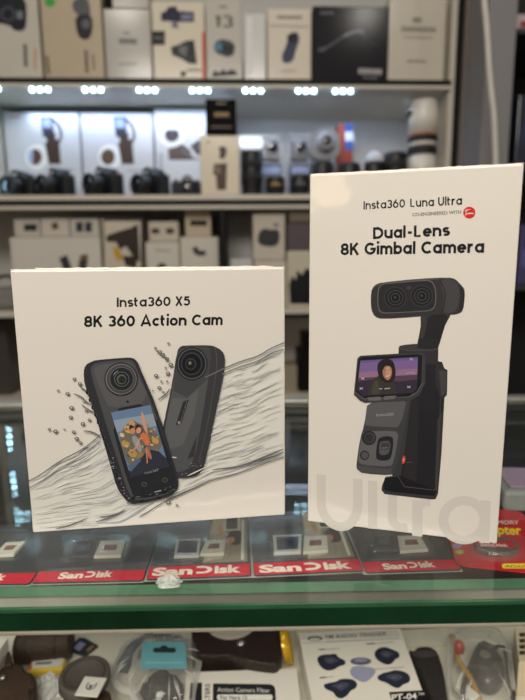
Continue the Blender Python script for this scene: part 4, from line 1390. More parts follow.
g.poly((60, 56, 48), P4((92, 526), (100, 490), (118, 458), (138, 446), (150, 466), (176, 478), (198, 470), (206, 500), (206, 519)))
g.poly((74, 70, 60), P4((104, 522), (112, 490), (124, 464), (134, 470), (140, 500), (142, 522)), 1)
g.poly((44, 35, 34), P4((130, 420), (133, 396), (150, 381), (172, 377), (192, 385), (201, 404), (206, 440), (198, 468), (182, 476), (150, 470), (136, 450)), 1)
g.poly((168, 122, 102), P4((152, 412), (160, 402), (178, 404), (188, 414), (191, 436), (184, 456), (174, 467), (160, 458), (152, 440)), 1)
g.poly((196, 150, 126), P4((166, 412), (180, 410), (186, 430), (180, 452), (168, 446), (164, 430)), 1)
g.poly((42, 33, 32), P4((148, 424), (146, 398), (170, 384), (194, 402), (188, 414), (176, 406), (160, 408), (154, 424)), 1)
g.line((80, 56, 52), P4((160, 424), (167, 423)), .6); g.line((80, 56, 52), P4((176, 422), (184, 422)), .6)
g.line((150, 104, 90), P4((171, 426), (173, 436), (169, 438)), .4)
g.line((228, 208, 200), P4((163, 447), (171, 450), (179, 446)), .7)
for p in ((72, 458), (66, 498), (258, 492), (268, 380)):
    x, y = c4(*p)
    g.line((210, 200, 214), [(x - 1.6, y - 1), (x + 1.6, y + 1)], .5); g.line((210, 200, 214), [(x - 1.6, y + 1), (x + 1.6, y - 1)], .5)
g.line((200, 190, 206), P4((138, 500), (150, 499)), .8); g.line((200, 190, 206), P4((160, 499), (182, 497)), .8)
g.line((180, 168, 190), P4((246, 440), (254, 434), (276, 434), (282, 440)), .5)
g.poly((106, 101, 98), P4((92, 534), (142, 531), (148, 540), (144, 546), (96, 548)))
g.poly((106, 101, 98), P4((158, 530), (208, 526), (200, 540), (156, 545)))
g.build('gimbal_camera_print', tR)

# ================================================================= MEMORY CARD PACKS on the glass shelf
EPS = 0.00002
GC = 'memory card packs in a row under the glass'


def card(label, bl, br, far, big, photo, dz=0.0, sd=None, tagp=None, txt=None):
    p, q = on_z(*bl, SH_Z + dz), on_z(*br, SH_Z + dz)
    yaw = math.atan2(q.y - p.y, q.x - p.x)
    W = (q - p).length
    fr = Frame(p, yaw)
    Lg = fr.h((bl[0] + br[0]) / 2 + 8, far)[1]
    t = thing('memory_card_pack', label, 'memory card', p + Vector((0, 0, .0004)), yaw, GC)
    T = .0009
    MB().prism(rrect(0, W, 0, Lg, .002, 3), 0, T).build('backing_card', col((50, 52, 58), .35, coat=.7, var=.1, scale=60), t)
    MB().prism([(-.0018, -.0003), (W + .0004, -.0003), (W + .0004, Lg + .001), (-.0018, Lg + .001)], -.0003, -.00002).build('plastic_rim', col((176, 174, 164), .3, coat=.5), t)
    fr2 = Frame(p + Vector((0, 0, .0004 + T)), yaw)
    bh = .0085 if not big else .0098
    a_ = Art(fr2.h, 'h', T)
    a_.conv = lambda x, y: (x, y)
    a_.poly((206, 34, 58), [(.0004, .0005), (W - .0004, .0005), (W - .0004, bh * 1.3), (.0004, bh * 1.3)])
    a_.build('red_stripe', t)
    a_ = Art(fr2.h, 'h', T); a_.n = 3
    a_.conv = lambda x, y: (x, y)
    if txt:
        (xa_, ya_), (xb_, yb_), cap_ = txt
        at_ = lambda u: (xa_ + (xb_ - xa_) * u, ya_ + (yb_ - ya_) * u)
        wht = (246, 230, 218)
        a_.font(wht, 'San', at_(0), at_(.455), cap_, .045)
        a_.text(wht, 'D', at_(.47), at_(.675), cap_, .24, .09, True)
        a_.font(wht, 'isk', at_(.70), at_(1), cap_, .045)
    a_.build('brand_lettering', t)
    a_ = Art(fr2.h, 'h', T); a_.n = 3
    for k in range(2):
        a_.line((128, 130, 134), [fr2.h(bl[0] + 14, bl[1] - 17 - 0 * k), fr2.h(bl[0] + 40, bl[1] - 18)], 1) if False else None
    a_.conv = lambda x, y: (x, y)
    a_.poly((104, 106, 110), [(W * .1, Lg * .9), (W * .55, Lg * .9), (W * .55, Lg * .93), (W * .1, Lg * .93)])
    a_.poly((104, 106, 110), [(W * .08, bh * 1.45), (W * .42, bh * 1.45), (W * .42, bh * 1.6), (W * .08, bh * 1.6)])
    if photo:
        x0_, x1_, y0_, y1_ = W * .52, W * .97, bh * 1.5, Lg * .98
        a_.poly((150, 142, 124), [(x0_, y0_), (x1_, y0_), (x1_, y1_), (x0_ + .004, y1_)])
        a_.poly((196, 186, 166), [(x0_ + .001, y0_ + .002), (x0_ + .012, y0_ + .004), (x0_ + .016, y1_ - .004), (x0_ + .005, y1_ - .002)])
        xm, ym = (x0_ + x1_) / 2, (y0_ + y1_) / 2
        a_.poly((52, 42, 36), [(xm + .002, ym - .012), (xm + .010, ym - .014), (xm + .013, ym + .002), (xm + .006, ym + .008), (xm, ym)], 2)
        a_.poly((198, 140, 98), [(xm - .002, ym - .014), (xm + .006, ym - .010), (xm + .006, ym - .002), (xm, ym - .004)], 2)
        a_.poly((206, 160, 112), [(x0_ + .009, ym), (x0_ + .013, ym - .002), (x0_ + .011, ym + .014), (x0_ + .008, ym + .016)], 1)
        a_.poly((226, 222, 212), [(x1_ - .004, y0_ + .002), (x1_ - .002, y0_ + .002), (x1_ - .001, y1_ - .012), (x1_ - .003, y1_ - .012)])
        a_.poly((210, 206, 196), [(xm - .002, ym + .006), (xm + .010, ym + .006), (xm + .010, y1_), (xm - .002, y1_)])
        a_.poly((70, 70, 74), [(xm, ym + .008), (xm + .008, ym + .008), (xm + .008, y1_ - .008), (xm, y1_ - .008)])
        a_.poly((140, 40, 56), [(xm, y1_ - .006), (xm + .008, y1_ - .006), (xm + .008, y1_ - .001), (xm, y1_ - .001)])
    a_.build('printed_panel', t)

    def sdcard(corners, name, frame_rgb, face_rgb, label_rgb):
        pts = [fr2.h(*c_) for c_ in corners]
        cxm, cym = sum(p_[0] for p_ in pts) / 4, sum(p_[1] for p_ in pts) / 4
        o = MB().prism(pts, T + .0002, T + .0022, bev=.0004).build(name, col(frame_rgb, .4, coat=.4), t)
        ins = [(cxm + (x_ - cxm) * .78, cym + (y_ - cym) * .74) for x_, y_ in pts]
        z_ = T + .0023
        a2 = Art(None, 'h', z_); a2.conv = lambda x, y: (x, y)
        a2.poly(face_rgb, ins)
        ins2 = [(cxm + (x_ - cxm) * .5, cym + (y_ - cym) * .36) for x_, y_ in pts]
        a2.poly(label_rgb, ins2)
        a2.build('label', o)
    if sd:
        sdcard(sd, 'memory_card', (58, 60, 66) if not big else (206, 206, 204), (60, 62, 70) if not big else (62, 70, 96), (84, 86, 94) if not big else (48, 54, 78))
    if tagp:
        sdcard(tagp, 'card_tag', (226, 220, 204), (232, 226, 212), (140, 92, 88))
    # clear blister over the cards
    if sd and tagp:
        xs_ = [fr2.h(*c_) for c_ in sd + tagp]
        xa_, xb_ = min(x_[0] for x_ in xs_) - .003, max(x_[0] for x_ in xs_) + .003
        ya_, yb_ = min(x_[1] for x_ in xs_) - .003, max(x_[1] for x_ in xs_) + .003
        MB().prism(rrect(xa_, xb_, ya_, yb_, .004, 4), T + .0002, T + .0042, bev=.0015).build('blister', M['blister'], t)
    return t, fr2


def line_txt(bl, br, x0, x1, yb, cap):
    """lettering line in the card's own coordinates"""
    p, q = on_z(*bl, SH_Z), on_z(*br, SH_Z)
    fr = Frame(p, math.atan2(q.y - p.y, q.x - p.x))
    a_, b_ = fr.h(*x0), fr.h(*x1)
    return (a_, b_, cap)


class _T:
    pass


def card_text(bl, br, p0, p1, cap_m):
    a_, b_, _ = line_txt(bl, br, p0, p1, 0, 0)
    return (a_, b_, cap_m)


# stroke text in card coordinates: cap is a height in metres, handled by a local placer
def _place_local(conv, p0, p1, cap):
    if conv(1.0, 2.0) == (1.0, 2.0):
        dx, dy = p1[0] - p0[0], p1[1] - p0[1]
        l = math.hypot(dx, dy)
        ux, uy = dx / l, dy / l
        return lambda u, v: (p0[0] + dx * u - uy * cap * v, p0[1] + dy * u + ux * cap * v)
    return _placer_px(conv, p0, p1, cap)


_placer_px = placer
placer = _place_local

bl, br = (-78, 587), (29, 586)
card('memory card pack with red stripe cut by the left edge of the photo', bl, br, 528, False, False, 0, [(-30, 556), (-2, 555), (6, 541), (-22, 542)], [(-6, 558), (14, 557), (26, 544), (6, 545)],
     card_text(bl, br, (-56, 583), (4, 582), .0062))
bl, br = (31, 585), (143, 582.5)
card('memory card pack with small lettering, left under the square front box', bl, br, 522, False, False, 0, [(68, 560), (94, 559), (98, 542), (76, 543)], [(94, 559), (121, 558), (126, 543), (101, 543.5)],
     card_text(bl, br, (57.5, 580.8), (112, 578.6), .0062))
bl, br = (146, 581.5), (251, 577.5)
card('memory card pack with large lettering and photo, right under the square front box', bl, br, 514, True, True, 0, [(174, 559), (199, 558), (201, 541), (177, 542)], [(200, 557), (224, 556), (226, 542), (206, 543)],
     card_text(bl, br, (151.5, 577.6), (241, 574.0), .0078))
bl, br = (254, 577.5), (364, 572.5)
card('memory card pack with large lettering and photo, between the two front boxes', bl, br, 512, True, True, 0, [(274, 556), (301, 554.5), (302, 537), (273, 538)], [(303, 555), (328, 553), (327, 538), (304, 539)],
     card_text(bl, br, (259.5, 574.6), (352, 570.0), .0078))
bl, br = (366, 574.5), (462, 571.5)
card('memory card pack with small lettering, under the tall front box', bl, br, 514, False, False, 0, [(374, 553), (398, 553), (396, 537), (371, 537)], [(400, 554), (428, 552), (420, 538), (397, 538.5)],
     card_text(bl, br, (384, 571.5), (436, 568.6), .0062))

# red adapter pack at the right
z_ = SH_Z + .0035
p, q = on_z(456.5, 566, z_), on_z(560, 577, z_)
yaw = math.atan2(q.y - p.y, q.x - p.x)
fr = Frame(p, yaw)
W, Lg = (q - p).length, fr.h(505, 511)[1]
ad = thing('card_adapter_pack', 'red card adapter pack with yellow lettering right of the memory card row', 'memory card', p, yaw)
MB().prism(rrect(0, W, 0, Lg, .006, 5), 0, .001).build('backing_card', col((190, 30, 40), .35, coat=.6, var=.05), ad)
fa = Frame(p + Vector((0, 0, .001)), yaw)
a = Art(fa.h, 'h', .001)
a.font((240, 206, 40), 'Adapter', (475, 533.5), (522, 534.5), 9, .03)
a.font((238, 220, 210), 'MEMORY', (488, 524), (519, 524.5), 4, .01)
a.build('title_lettering', ad)
a = Art(fa.h, 'h', .001)
a.poly((236, 206, 60), rrect(502, 545, 563.5, 568.5, 2))
a.font((60, 20, 20), 'ADAPTER', (505, 567.6), (540, 568), 2.6)
a.build('yellow_pill', ad)
a = Art(fa.h, 'h', .001)
for x, y, c1, c2 in ((457, 546, (120, 150, 200), (200, 120, 150)), (459.5, 552, (120, 180, 90), (210, 170, 60))):
    a.disc(c1, x, y, 4.6, 2.6); a.disc(c2, x + .6, y + .3, 2.6, 1.4)
a.build('round_logo', ad)
dv = [fa.h(*c_) for c_ in ((478, 556), (520, 558), (514, 541), (471, 541))]
o = MB().prism(smooth_poly(dv, 1), .0012, .004, bev=.0006).build('adapter', col((92, 88, 86), .4), ad)
a = Art(fa.h, 'h', .0041)
a.poly((180, 40, 50), [(478, 551), (516, 553), (512, 545), (475, 544)])
a.font((230, 210, 204), 'SanDisk', (480, 550.5), (508, 551.5), 3.2, .03)
a.build('label', o)
bp_ = [fa.h(*c_) for c_ in ((470, 561), (530, 563), (522, 537), (466, 537))]
MB().prism(smooth_poly(bp_, 2), .0011, .007, bev=.002).build('blister', M['blister'], ad)

# grey plastic case behind the adapter pack
p = on_z(503, 512, SH_Z)
pc_ = thing('card_case', 'grey translucent plastic case with pale purple label at right edge', 'case', p + Vector((0, 0, .0004)), -.1)
MB().box(0, .07, 0, .05, 0, .016, .003, seg=3).build('case_body', col((150, 152, 150), .3, coat=.6), pc_)
MB().box(.006, .064, .006, .044, .0162, .0175, .0004).build('label', col((176, 150, 176), .4), pc_)
MB().box(.02, .05, -.0015, .001, .004, .012, .0008).build('latch', col((196, 198, 194), .3), pc_)

# crumpled dome, for the blister glint below and the clear wrap on the deck
def crumple(name, label, loc, rx, ry, rz_, mat_, seed, cat, group=None, yaw=0):
    rn = random.Random(seed)
    n, m_ = 18, 9
    vs, fs = [], []
    for i in range(m_ + 1):
        th = math.pi / 2 * i / m_
        for k in range(n):
            ph = 2 * math.pi * k / n
            s_ = 1 + (rn.random() - .5) * .35
            vs.append((rx * math.cos(th) * math.cos(ph) * s_, ry * math.cos(th) * math.sin(ph) * s_, .0003 + rz_ * math.sin(th) * (1 + (rn.random() - .5) * .3)))
    for i in range(m_):
        for k in range(n):
            j = (k + 1) % n
            fs.append([i * n + k, i * n + j, (i + 1) * n + j, (i + 1) * n + k])
    o = MB().add(vs, fs).build(name, mat_, None, loc, yaw)
    return tag(o, label, cat, group)


M['wrap'] = glass_mat('clear wrap and glint', (.95, .96, .95), .12, .12, .8, 200, .5, (246, 246, 242))
crumple('blister_glint', 'whitish lumpy dome standing in for a glint just before the large-lettered card pack', on_z(168, 588, SH_Z) + Vector((0, .004, 0)), .0072, .005, .005, M['wrap'], 4, 'glint')  # lump built in place of a glint on the card blister

# ================================================================= LOWER DECK
D0 = DK_Z + .0004


def deck(px, py, dz=0.0):
    return on_z(px, py, DK_Z + dz)


def deck_prism(mb, pts_px, dz0, dz1, fr, sm=1, bev=.002, m=0):
    pts = [fr.h(x, y, dz1) for x, y in pts_px]
    return mb.prism(smooth_poly(pts, sm), dz0, dz1, m, None, bev)


def deck_thing(name, label, cat, px, py, group=None, yaw=0.0):
    p = deck(px, py) + Vector((0, 0, .0004))
    return thing(name, label, cat, p, yaw, group), Frame(p, yaw)


# brown leather half case with strap tab at the left edge
t, fr = deck_thing('leather_case', 'brown leather half case with a pointed strap tab, lower left corner', 'case', 12, 690, 'leather camera cases in the counter')
q = MB()
deck_prism(q, [(-22, 712), (-14, 680), (0, 667), (8, 661), (22, 662), (27, 670), (35, 672), (37, 682), (30, 691), (34, 712)], 0, .03, fr, 1, .004)
q.build('case_body', M['leather'], t)
q = MB(); deck_prism(q, [(4, 666), (6, 655), (8.5, 650), (11, 653), (13, 664)], .0305, .0335, fr, 1, .0008); q.build('strap_tab', M['leather'], t)
q = MB(); q.lathe([(.0022, .0305), (.002, .0318), (.001, .0324)], 14, 0, Matrix.Translation((*fr.h(3, 679, .03), 0))); q.build('snap_button', M['silver'], t)
# pale corner box at lower left
t, fr = deck_thing('small_carton', 'pale corner of a small carton at the lower left corner', 'box', -4, 700)
q = MB().box(-.03, .008, -.012, .012, .0335, .045, .001); q.build('carton', M['white_box'], t)
q = MB().box(-.03, .006, -.01, .012, .0, .0333, .001); q.build('carton_base', M['white_box'], t)

# rolled brown pouch
t, fr = deck_thing('lens_pouch', 'brown cylindrical leather pouch lying behind the yellow battery pack', 'pouch', 44, 651)
a0, a1 = fr.h(15, 648, .013), fr.h(72, 642, .013)
L_ = math.hypot(a1[0] - a0[0], a1[1] - a0[1])
rr = .0132
mx = Matrix.Translation((a0[0], a0[1], rr)) @ Matrix.Rotation(math.atan2(a1[1] - a0[1], a1[0] - a0[0]), 4, 'Z') @ Matrix.Rotation(math.pi / 2, 4, 'Y')
MB().lathe([(.001, 0), (rr * .7, .0005), (rr * .92, .002), (rr, .006), (rr, L_ * .7), (rr * .98, L_ * .95), (rr * .9, L_), (.001, L_)], 28, 0, mx).build('pouch_body', M['leather'], t)
MB().lathe([(rr * 1.01, L_ * .74), (rr * 1.03, L_ * .745), (rr * 1.03, L_ * .77), (rr * 1.01, L_ * .775)], 28, 0, mx).build('lid_seam', M['dark_leather'], t)

# yellow battery pack
t, fr = deck_thing('battery_pack', 'small yellow and white shrink-wrapped battery pack before the brown pouch', 'battery', 45, 668, yaw=R(4))
x0_, y0_ = fr.h(26, 671, .008); x1_, _ = fr.h(62, 670, .008); _, y1_ = fr.h(45, 659, .008)
MB().box(x0_, x1_, y0_, y1_, 0, .008, .002).build('pack_body', col((214, 178, 40), .35, coat=.6), t)
q = MB(); q.flat(rect(x0_ + .0025, y0_ + .0025, x1_ - .002, y1_ - .0004), 2, 'h', .008); q.build('glare_label', ink((206, 204, 196)), t)  # white of the pack with the glare on its wrap painted in
q = MB()
for k in range(5):
    u = x0_ + .005 + k * .0026
    q.flat(rect(u, y0_ + .006, u + .0026, y0_ + .009), 4, 'h', .008)
q.flat(rect(x0_ + .001, y0_ + .001, x0_ + .0034, y0_ + .006), 4, 'h', .008, 1)
q.build('label_print', [ink((110, 116, 120)), ink((196, 60, 40))], t)
MB().box(x0_ - .001, x1_ + .001, y0_ - .001, y1_ + .001, .0, .0092, .0015).build('shrink_wrap', M['blister'], t)

# dark sd card lying askew
t, fr = deck_thing('memory_card', 'dark blue memory card lying askew behind the grey round case', 'memory card', 83, 647)
pts = [fr.h(*c_, .002) for c_ in ((68, 649), (79.5, 637.5), (85, 638), (98, 645.5), (85, 655.5))]
MB().prism(pts, 0, .0022, bev=.0003).build('card_body', col((42, 42, 52), .35, coat=.4), t)
q = MB()
q.flat([fr.h(*c_, .0023) for c_ in ((73, 648), (80, 641), (86, 644), (79, 651))], 2, 'h', .0022)
q.flat([fr.h(*c_, .0023) for c_ in ((86, 650), (92, 645), (95, 646), (88, 652))], 2, 'h', .0022, 1)
q.build('label', [ink((150, 152, 190)), ink((150, 120, 90))], t)

# brown box, grey round case on it and a white tag
t, fr = deck_thing('leather_box', 'brown leather box under the grey round case', 'box', 88, 697)
b_ = [fr.h(*c_, .022) for c_ in ((62, 712), (64, 684), (109, 684), (114, 712))]
MB().prism(smooth_poly(b_, 1), 0, .022, bev=.003).build('box_body', M['leather'], t)
MB().prism([(x * 1.01, y * 1.01) for x, y in smooth_poly(b_, 1)], .0135, .0145).build('lid_seam', M['dark_leather'], t)
pz = DK_Z + .0004 + .0222
pp = on_z(84.5, 674, pz + .008)
cap = thing('filter_case', 'grey round filter case lying on the brown leather box', 'case', (pp.x, pp.y, pz), 0)
MB().lathe([(.0182, 0), (.0187, .001), (.0187, .0075), (.0182, .0085), (.0155, .0085), (.0150, .0078), (.001, .0078)], 40).build('cap_body', col((80, 74, 68), .6, var=.08, bump=.1, bump_scale=300), cap)
MB().lathe([(.0152, .0079), (.0152, .0084), (.0142, .0084), (.0142, .0079)], 40, cap=False).build('inner_ring', col((62, 57, 53), .5), cap)
p_ = on_z(91, 686, pz + .010)
tg = thing('white_tag', 'square white tag with a dark looped mark, resting on the grey round case', 'tag', (p_.x, p_.y, pz + .0088), R(-6))
MB().box(-.0085, .0085, -.0085, .0085, 0, .0012, .0004).build('tag_plate', col((206, 202, 192), .4, coat=.3), tg)
a = Art(None, 'h', .0012); a.conv = lambda x, y: (x * .001, y * .001)
a.line((60, 56, 54), [(-3, 3), (-3.4, -.5), (-2, -2.6), (0, -3.2), (2, -2.6), (3.4, -.5), (3, 3)], .9, 2)
a.line((60, 56, 54), [(-1.6, 1.2), (0, -.6), (1.6, 1.2)], .9, 1)
a.disc((60, 56, 54), 0, -1.2, 1.2)
a.build('printed_mark', tg)

crumple('plastic_wrap', 'crumpled clear plastic wrap left of the grey round case', deck(47, 694), .012, .014, .014, M['wrap'], 9, 'plastic wrap')


# clear bags
def bag(label, outline, h_, seed, px, py, group='clear plastic bags in the counter'):
    t, fr = deck_thing('plastic_bag', label, 'bag', px, py, group)
    pts = [fr.h(x, y, h_ * .5) for x, y in outline]
    pts = smooth_poly(pts, 2)
    rn = random.Random(seed)
    n = len(pts)
    cxm, cym = sum(p_[0] for p_ in pts) / n, sum(p_[1] for p_ in pts) / n
    rings = [(1.0, .0006), (.96, .5), (.86, .82), (.68, .97), (.4, 1.0)]
    vs, fs = [], []
    for s_, z in rings:
        for x, y in pts:
            j = 1 + (rn.random() - .5) * .05
            vs.append((cxm + (x - cxm) * s_ * j, cym + (y - cym) * s_ * j, z * h_ * (1 + (rn.random() - .5) * .16) if z > .01 else .0008))
    for k in range(len(rings) - 1):
        for i in range(n):
            j = (i + 1) % n
            fs.append([k * n + i, k * n + j, (k + 1) * n + j, (k + 1) * n + i])
    fs.append([(len(rings) - 1) * n + i for i in range(n)])
    MB().add(vs, fs, 0, None, False).build('film', M['bag'], t)
    q = MB()
    lo, hi = [], []
    for x, y in pts:
        l = math.hypot(x - cxm, y - cym) or 1
        lo.append((x, y, .55 * h_)); hi.append((x - (x - cxm) / l * .0045, y - (y - cym) / l * .0045, .62 * h_))
    q.add(lo + hi, [[i, (i + 1) % n, n + (i + 1) % n, n + i] for i in range(n)])
    q.build('sealed_edge', M['seal_film'], t)
    q = MB()
    for k in range(9):                       # creases in the film
        i = rn.randrange(n)
        x, y = pts[i]
        u0, u1 = .45 + .2 * rn.random(), .8 + .15 * rn.random()
        a0 = rn.uniform(-.4, .4)
        e = (cxm + (x - cxm) * u0 + .004 * a0, cym + (y - cym) * u0, 1.04 * h_)
        g_ = (cxm + (x - cxm) * u1, cym + (y - cym) * u1, .86 * h_)
        q.tube([e, tuple((e[j] + g_[j]) / 2 + (.0015 * a0 if j < 2 else .001) for j in range(3)), g_], [.0002, .0006, .0002], 5)
    q.build('crease', M['seal_film'], t)
    return t, fr


t, fr = bag('clear bag holding a grey strap, behind the teal-topped bag', [(112, 690), (110, 668), (124, 645), (140, 634), (178, 632), (190, 640), (188, 664), (150, 672), (136, 700)], .022, 1, 140, 665)
st_, fs_ = deck_thing('grey_strap', 'grey-blue strap coiled inside the rear clear bag', 'strap', 150, 645)
q = MB()
pth = [(121, 660), (127, 650), (138, 641), (155, 637), (172, 638), (184, 643)]
P3 = [Vector((*fs_.h(x, y, .012), .0)) for x, y in smooth_poly(pth, 2, False)]
for i_ in range(len(P3) - 1):
    a_, b_ = P3[i_], P3[i_ + 1]
    dirv = (b_ - a_).normalized()
    nv = Vector((-dirv.y, dirv.x, 0)) * .0048
    q.add([a_ - nv, b_ - nv, b_ + nv, a_ + nv, a_ - nv + Vector((0, 0, .012)), b_ - nv + Vector((0, 0, .012)), b_ + nv + Vector((0, 0, .012)), a_ + nv + Vector((0, 0, .012))],
          [[0, 1, 2, 3], [4, 5, 6, 7], [0, 1, 5, 4], [1, 2, 6, 5], [2, 3, 7, 6], [3, 0, 4, 7]])
q.build('webbing', col((70, 74, 92), .7, var=.2, scale=300), st_)
MB().box(-.004, .004, -.006, .006, .0122, .015, .001, 0, Matrix.Translation((P3[12].x, P3[12].y, 0))).build('buckle', M['silver'], st_)

t, fr = bag('clear bag with teal header and black coiled cable, front left of deck', [(128, 716), (131, 665), (136, 648), (150, 643), (190, 643), (200, 648), (203, 662), (196, 690), (194, 716)], .026, 2, 165, 690)
hz = .0275
q = MB()
hd = [fr.h(*c_, hz) for c_ in ((140.5, 669), (187, 668.5), (185.5, 643), (142.5, 642.5))]
hole = [fr.h(x, y, hz) for x, y in rrect(153, 176, 648.5, 653.5, 2.2, 4)] 
q.prism(hd, hz, hz + .0008)
hdr = q.build('header_card', col((104, 166, 176), .4, coat=.5, var=.05), t)
q = MB(); q.flat(hole, 2, 'h', hz + .0008)
q.flat([fr.h(x, y, hz) for x, y in arc(164, 649, 4, 2.8, 180, 360, 8)], 2, 'h', hz + .0008)
q.build('hang_hole', ink((40, 50, 54)), hdr)
q = MB(); q.flat([fr.h(x, y, hz) for x, y in rect(145, 663, 183, 664.2)], 2, 'h', hz + .0008); q.build('header_line', ink((140, 190, 196)), hdr)
cb, fc = deck_thing('coiled_cable', 'black coiled cable inside the teal-headed clear bag', 'cable', 162, 692)
q = MB()
cpt = Vector((*fc.h(162, 694, .01), 0))
path = []
for i in range(90):
    a_ = i / 89 * 2 * math.pi * 3.4
    rr = .0125 + .003 * math.sin(i * .9) + .002 * math.sin(i * .37)
    path.append((cpt.x + rr * math.cos(a_) * 1.0, cpt.y + rr * .8 * math.sin(a_), .004 + .012 * i / 89))
q.tube(path, .0034, 8)
q.build('cord', mat('black cable', (15, 15, 16), .8, var=.2, scale=200, spec=.15), cb)
MB().box(-.006, .006, -.004, .004, .0008, .008, .001, 0, Matrix.Translation((cpt.x - .012, cpt.y - .018, .010))).build('plug', M['black'], cb)
MB().box(-.003, .003, -.003, .003, .0, .006, .0005, 0, Matrix.Translation((cpt.x - .014, cpt.y - .024, .012))).build('plug_tip', mat('gold', (200, 160, 80), .3, .8), cb)

# dark brown leather case with snap button
t, fr = deck_thing('leather_case', 'dark brown leather case with silver snap and round white opening, mid deck', 'case', 238, 650, 'leather camera cases in the counter')
q = MB(); deck_prism(q, [(191, 618), (192, 654), (210, 656), (226, 655), (236, 659), (252, 662), (270, 664.5), (278, 664), (282, 656), (281, 618)], 0, .02, fr, 1, .003)
q.build('case_body', M['dark_leather'], t)
cc = fr.h(231, 624, .0205)
MB().lathe([(.0215, .0202), (.0215, .0214), (.02, .0216), (.001, .0216)], 36, 0, Matrix.Translation((cc[0], cc[1], 0)) @ Matrix.Diagonal((1, .9, 1, 1))).build('round_opening', col((176, 168, 156), .5), t)
cc = fr.h(241, 643.5, .0205)
MB().lathe([(.0036, .0202), (.0034, .0216), (.002, .0228), (.001, .0229)], 20, 0, Matrix.Translation((cc[0], cc[1], 0))).build('snap_button', M['silver'], t)
# gold filter ring beside the case
cc = deck(287, 661)
t = thing('filter_ring', 'shiny yellow filter ring standing on edge beside the dark brown case', 'ring', (cc.x, cc.y, D0), 0)
mx = Matrix.Translation((0, .0, .0142)) @ Matrix.Rotation(R(78), 4, 'Y') 
MB().lathe([(.0140, -.003), (.0140, .003), (.0122, .003), (.0122, -.003), (.0140, -.003)], 36, 0, mx, cap=False).build('ring_body', mat('yellow metal', (226, 176, 20), .25, .3, coat=.8, var=.1), t)
MB().lathe([(.0121, -.0004), (.0121, .0004)], 36, 0, mx).build('filter_glass', M['blister'], t)

# white box with black filter label
t, fr = deck_thing('filter_box', 'white flat box with a black action camera filter label, centre of deck', 'box', 235, 690)
hh = .012
pts = [fr.h(*c_, hh) for c_ in ((182, 722), (186, 672), (297, 668), (303, 722))]
MB().prism(pts, 0, hh, bev=.0008).build('carton', M['white_box'], t)
a = Art(lambda x, y: fr.h(x, y, hh), 'h', hh)
a.poly((38, 36, 36), [(188, 716), (190.5, 683), (202, 682.5), (202, 716)])
a.poly((38, 36, 36), [(212.5, 718), (213, 684.5), (214, 683.5), (270, 684.2), (274, 686), (275.5, 690), (276.5, 718)])
a.poly((226, 222, 214), rrect(217, 272.5, 694.6, 700.4, 2))
a.build('black_label', t)
a = Art(lambda x, y: fr.h(x, y, hh), 'h', hh); a.n = 6
a.font((214, 210, 204), 'Action Camera Filter', (217.5, 691.8), (270, 692.8), 4.6, .006)
a.font((40, 38, 38), 'For Hero 13', (220.5, 699.2), (247, 699.5), 3.6, .02)
a.build('title_lettering', t)
a = Art(lambda x, y: fr.h(x, y, hh), 'h', hh); a.n = 6
vs, fs = font_mesh('FILTERS', .02)
A_, B_, U_ = fr.h(209.4, 707, hh), fr.h(209.8, 684, hh), fr.h(204.4, 707, hh)
vs = [(A_[0] + (B_[0] - A_[0]) * u + (U_[0] - A_[0]) * v, A_[1] + (B_[1] - A_[1]) * u + (U_[1] - A_[1]) * v) for u, v in vs]
for f_ in fs:
    a.mb.flat([vs[i] for i in f_], a.n, 'h', hh, a.mi((60, 58, 56)))
a.build('side_lettering', t)

# trigger box
t, fr = deck_thing('trigger_box', 'white box with four black trigger photos and a black model plate', 'box', 360, 690)
hh = .024
pts = [fr.h(*c_, hh) for c_ in ((315, 716), (298.5, 633), (400, 628), (432, 716))]
MB().prism(pts, 0, hh, bev=.0008).build('carton', M['white_box'], t)
cv = lambda x, y: fr.h(x, y, hh)
a = Art(cv, 'h', hh)
a.poly((196, 192, 184), [(301, 640), (300, 634), (398, 629.5), (401, 637)])
a.disc((86, 86, 90), 315, 638.6, 7.5, 2.6)
a.disc((200, 198, 190), 315, 639.4, 5.4, 1.4)
a.font((90, 88, 86), 'TM RADIO TRIGGER', (324.5, 638.8), (387, 635.3), 3.6, .02)
a.line((120, 118, 114), [(303, 643.2), (402, 638.8)], .6)
a.line((150, 148, 144), [(326, 641.2), (398, 638)], .6)
a.build('header_print', t)
a = Art(cv, 'h', hh)
c40 = crop(290, 615, 4.04)
DKB = (44, 44, 54)
for pl_ in (((108, 172), (130, 160), (168, 158), (186, 156), (196, 172), (222, 182), (226, 200), (196, 208), (178, 222), (150, 226), (128, 214), (114, 196)),
            ((340, 150), (358, 134), (384, 128), (410, 138), (440, 150), (444, 170), (424, 180), (412, 198), (388, 202), (360, 188), (344, 172)),
            ((134, 282), (160, 274), (186, 270), (204, 258), (250, 258), (272, 274), (268, 296), (244, 306), (232, 326), (206, 340), (184, 330), (176, 312), (142, 300)),
            ((350, 250), (372, 236), (400, 230), (430, 222), (470, 232), (486, 250), (484, 272), (456, 282), (440, 298), (416, 292), (390, 274), (360, 266))):
    P_ = [c40(*p_) for p_ in pl_]
    a.poly(DKB, P_, 1)
    mxp, myp = sum(p_[0] for p_ in P_) / len(P_), sum(p_[1] for p_ in P_) / len(P_)
    a.poly((72, 74, 90), [(mxp + (x - mxp) * .5, myp - 1.5 + (y - myp) * .4) for x, y in P_], 1)
    a.line((120, 120, 130), [(mxp - 3, myp - 1), (mxp + 2, myp - 1.6)], .7)
a.disc((92, 92, 116), *c40(286, 188), 10.5, 3.8)
a.disc((140, 140, 160), *c40(286, 184), 6.5, 1.8)
a.poly((150, 150, 176), [c40(*p_) for p_ in ((244, 216), (270, 206), (330, 212), (350, 226), (330, 256), (300, 276), (262, 260), (242, 240))], 1)
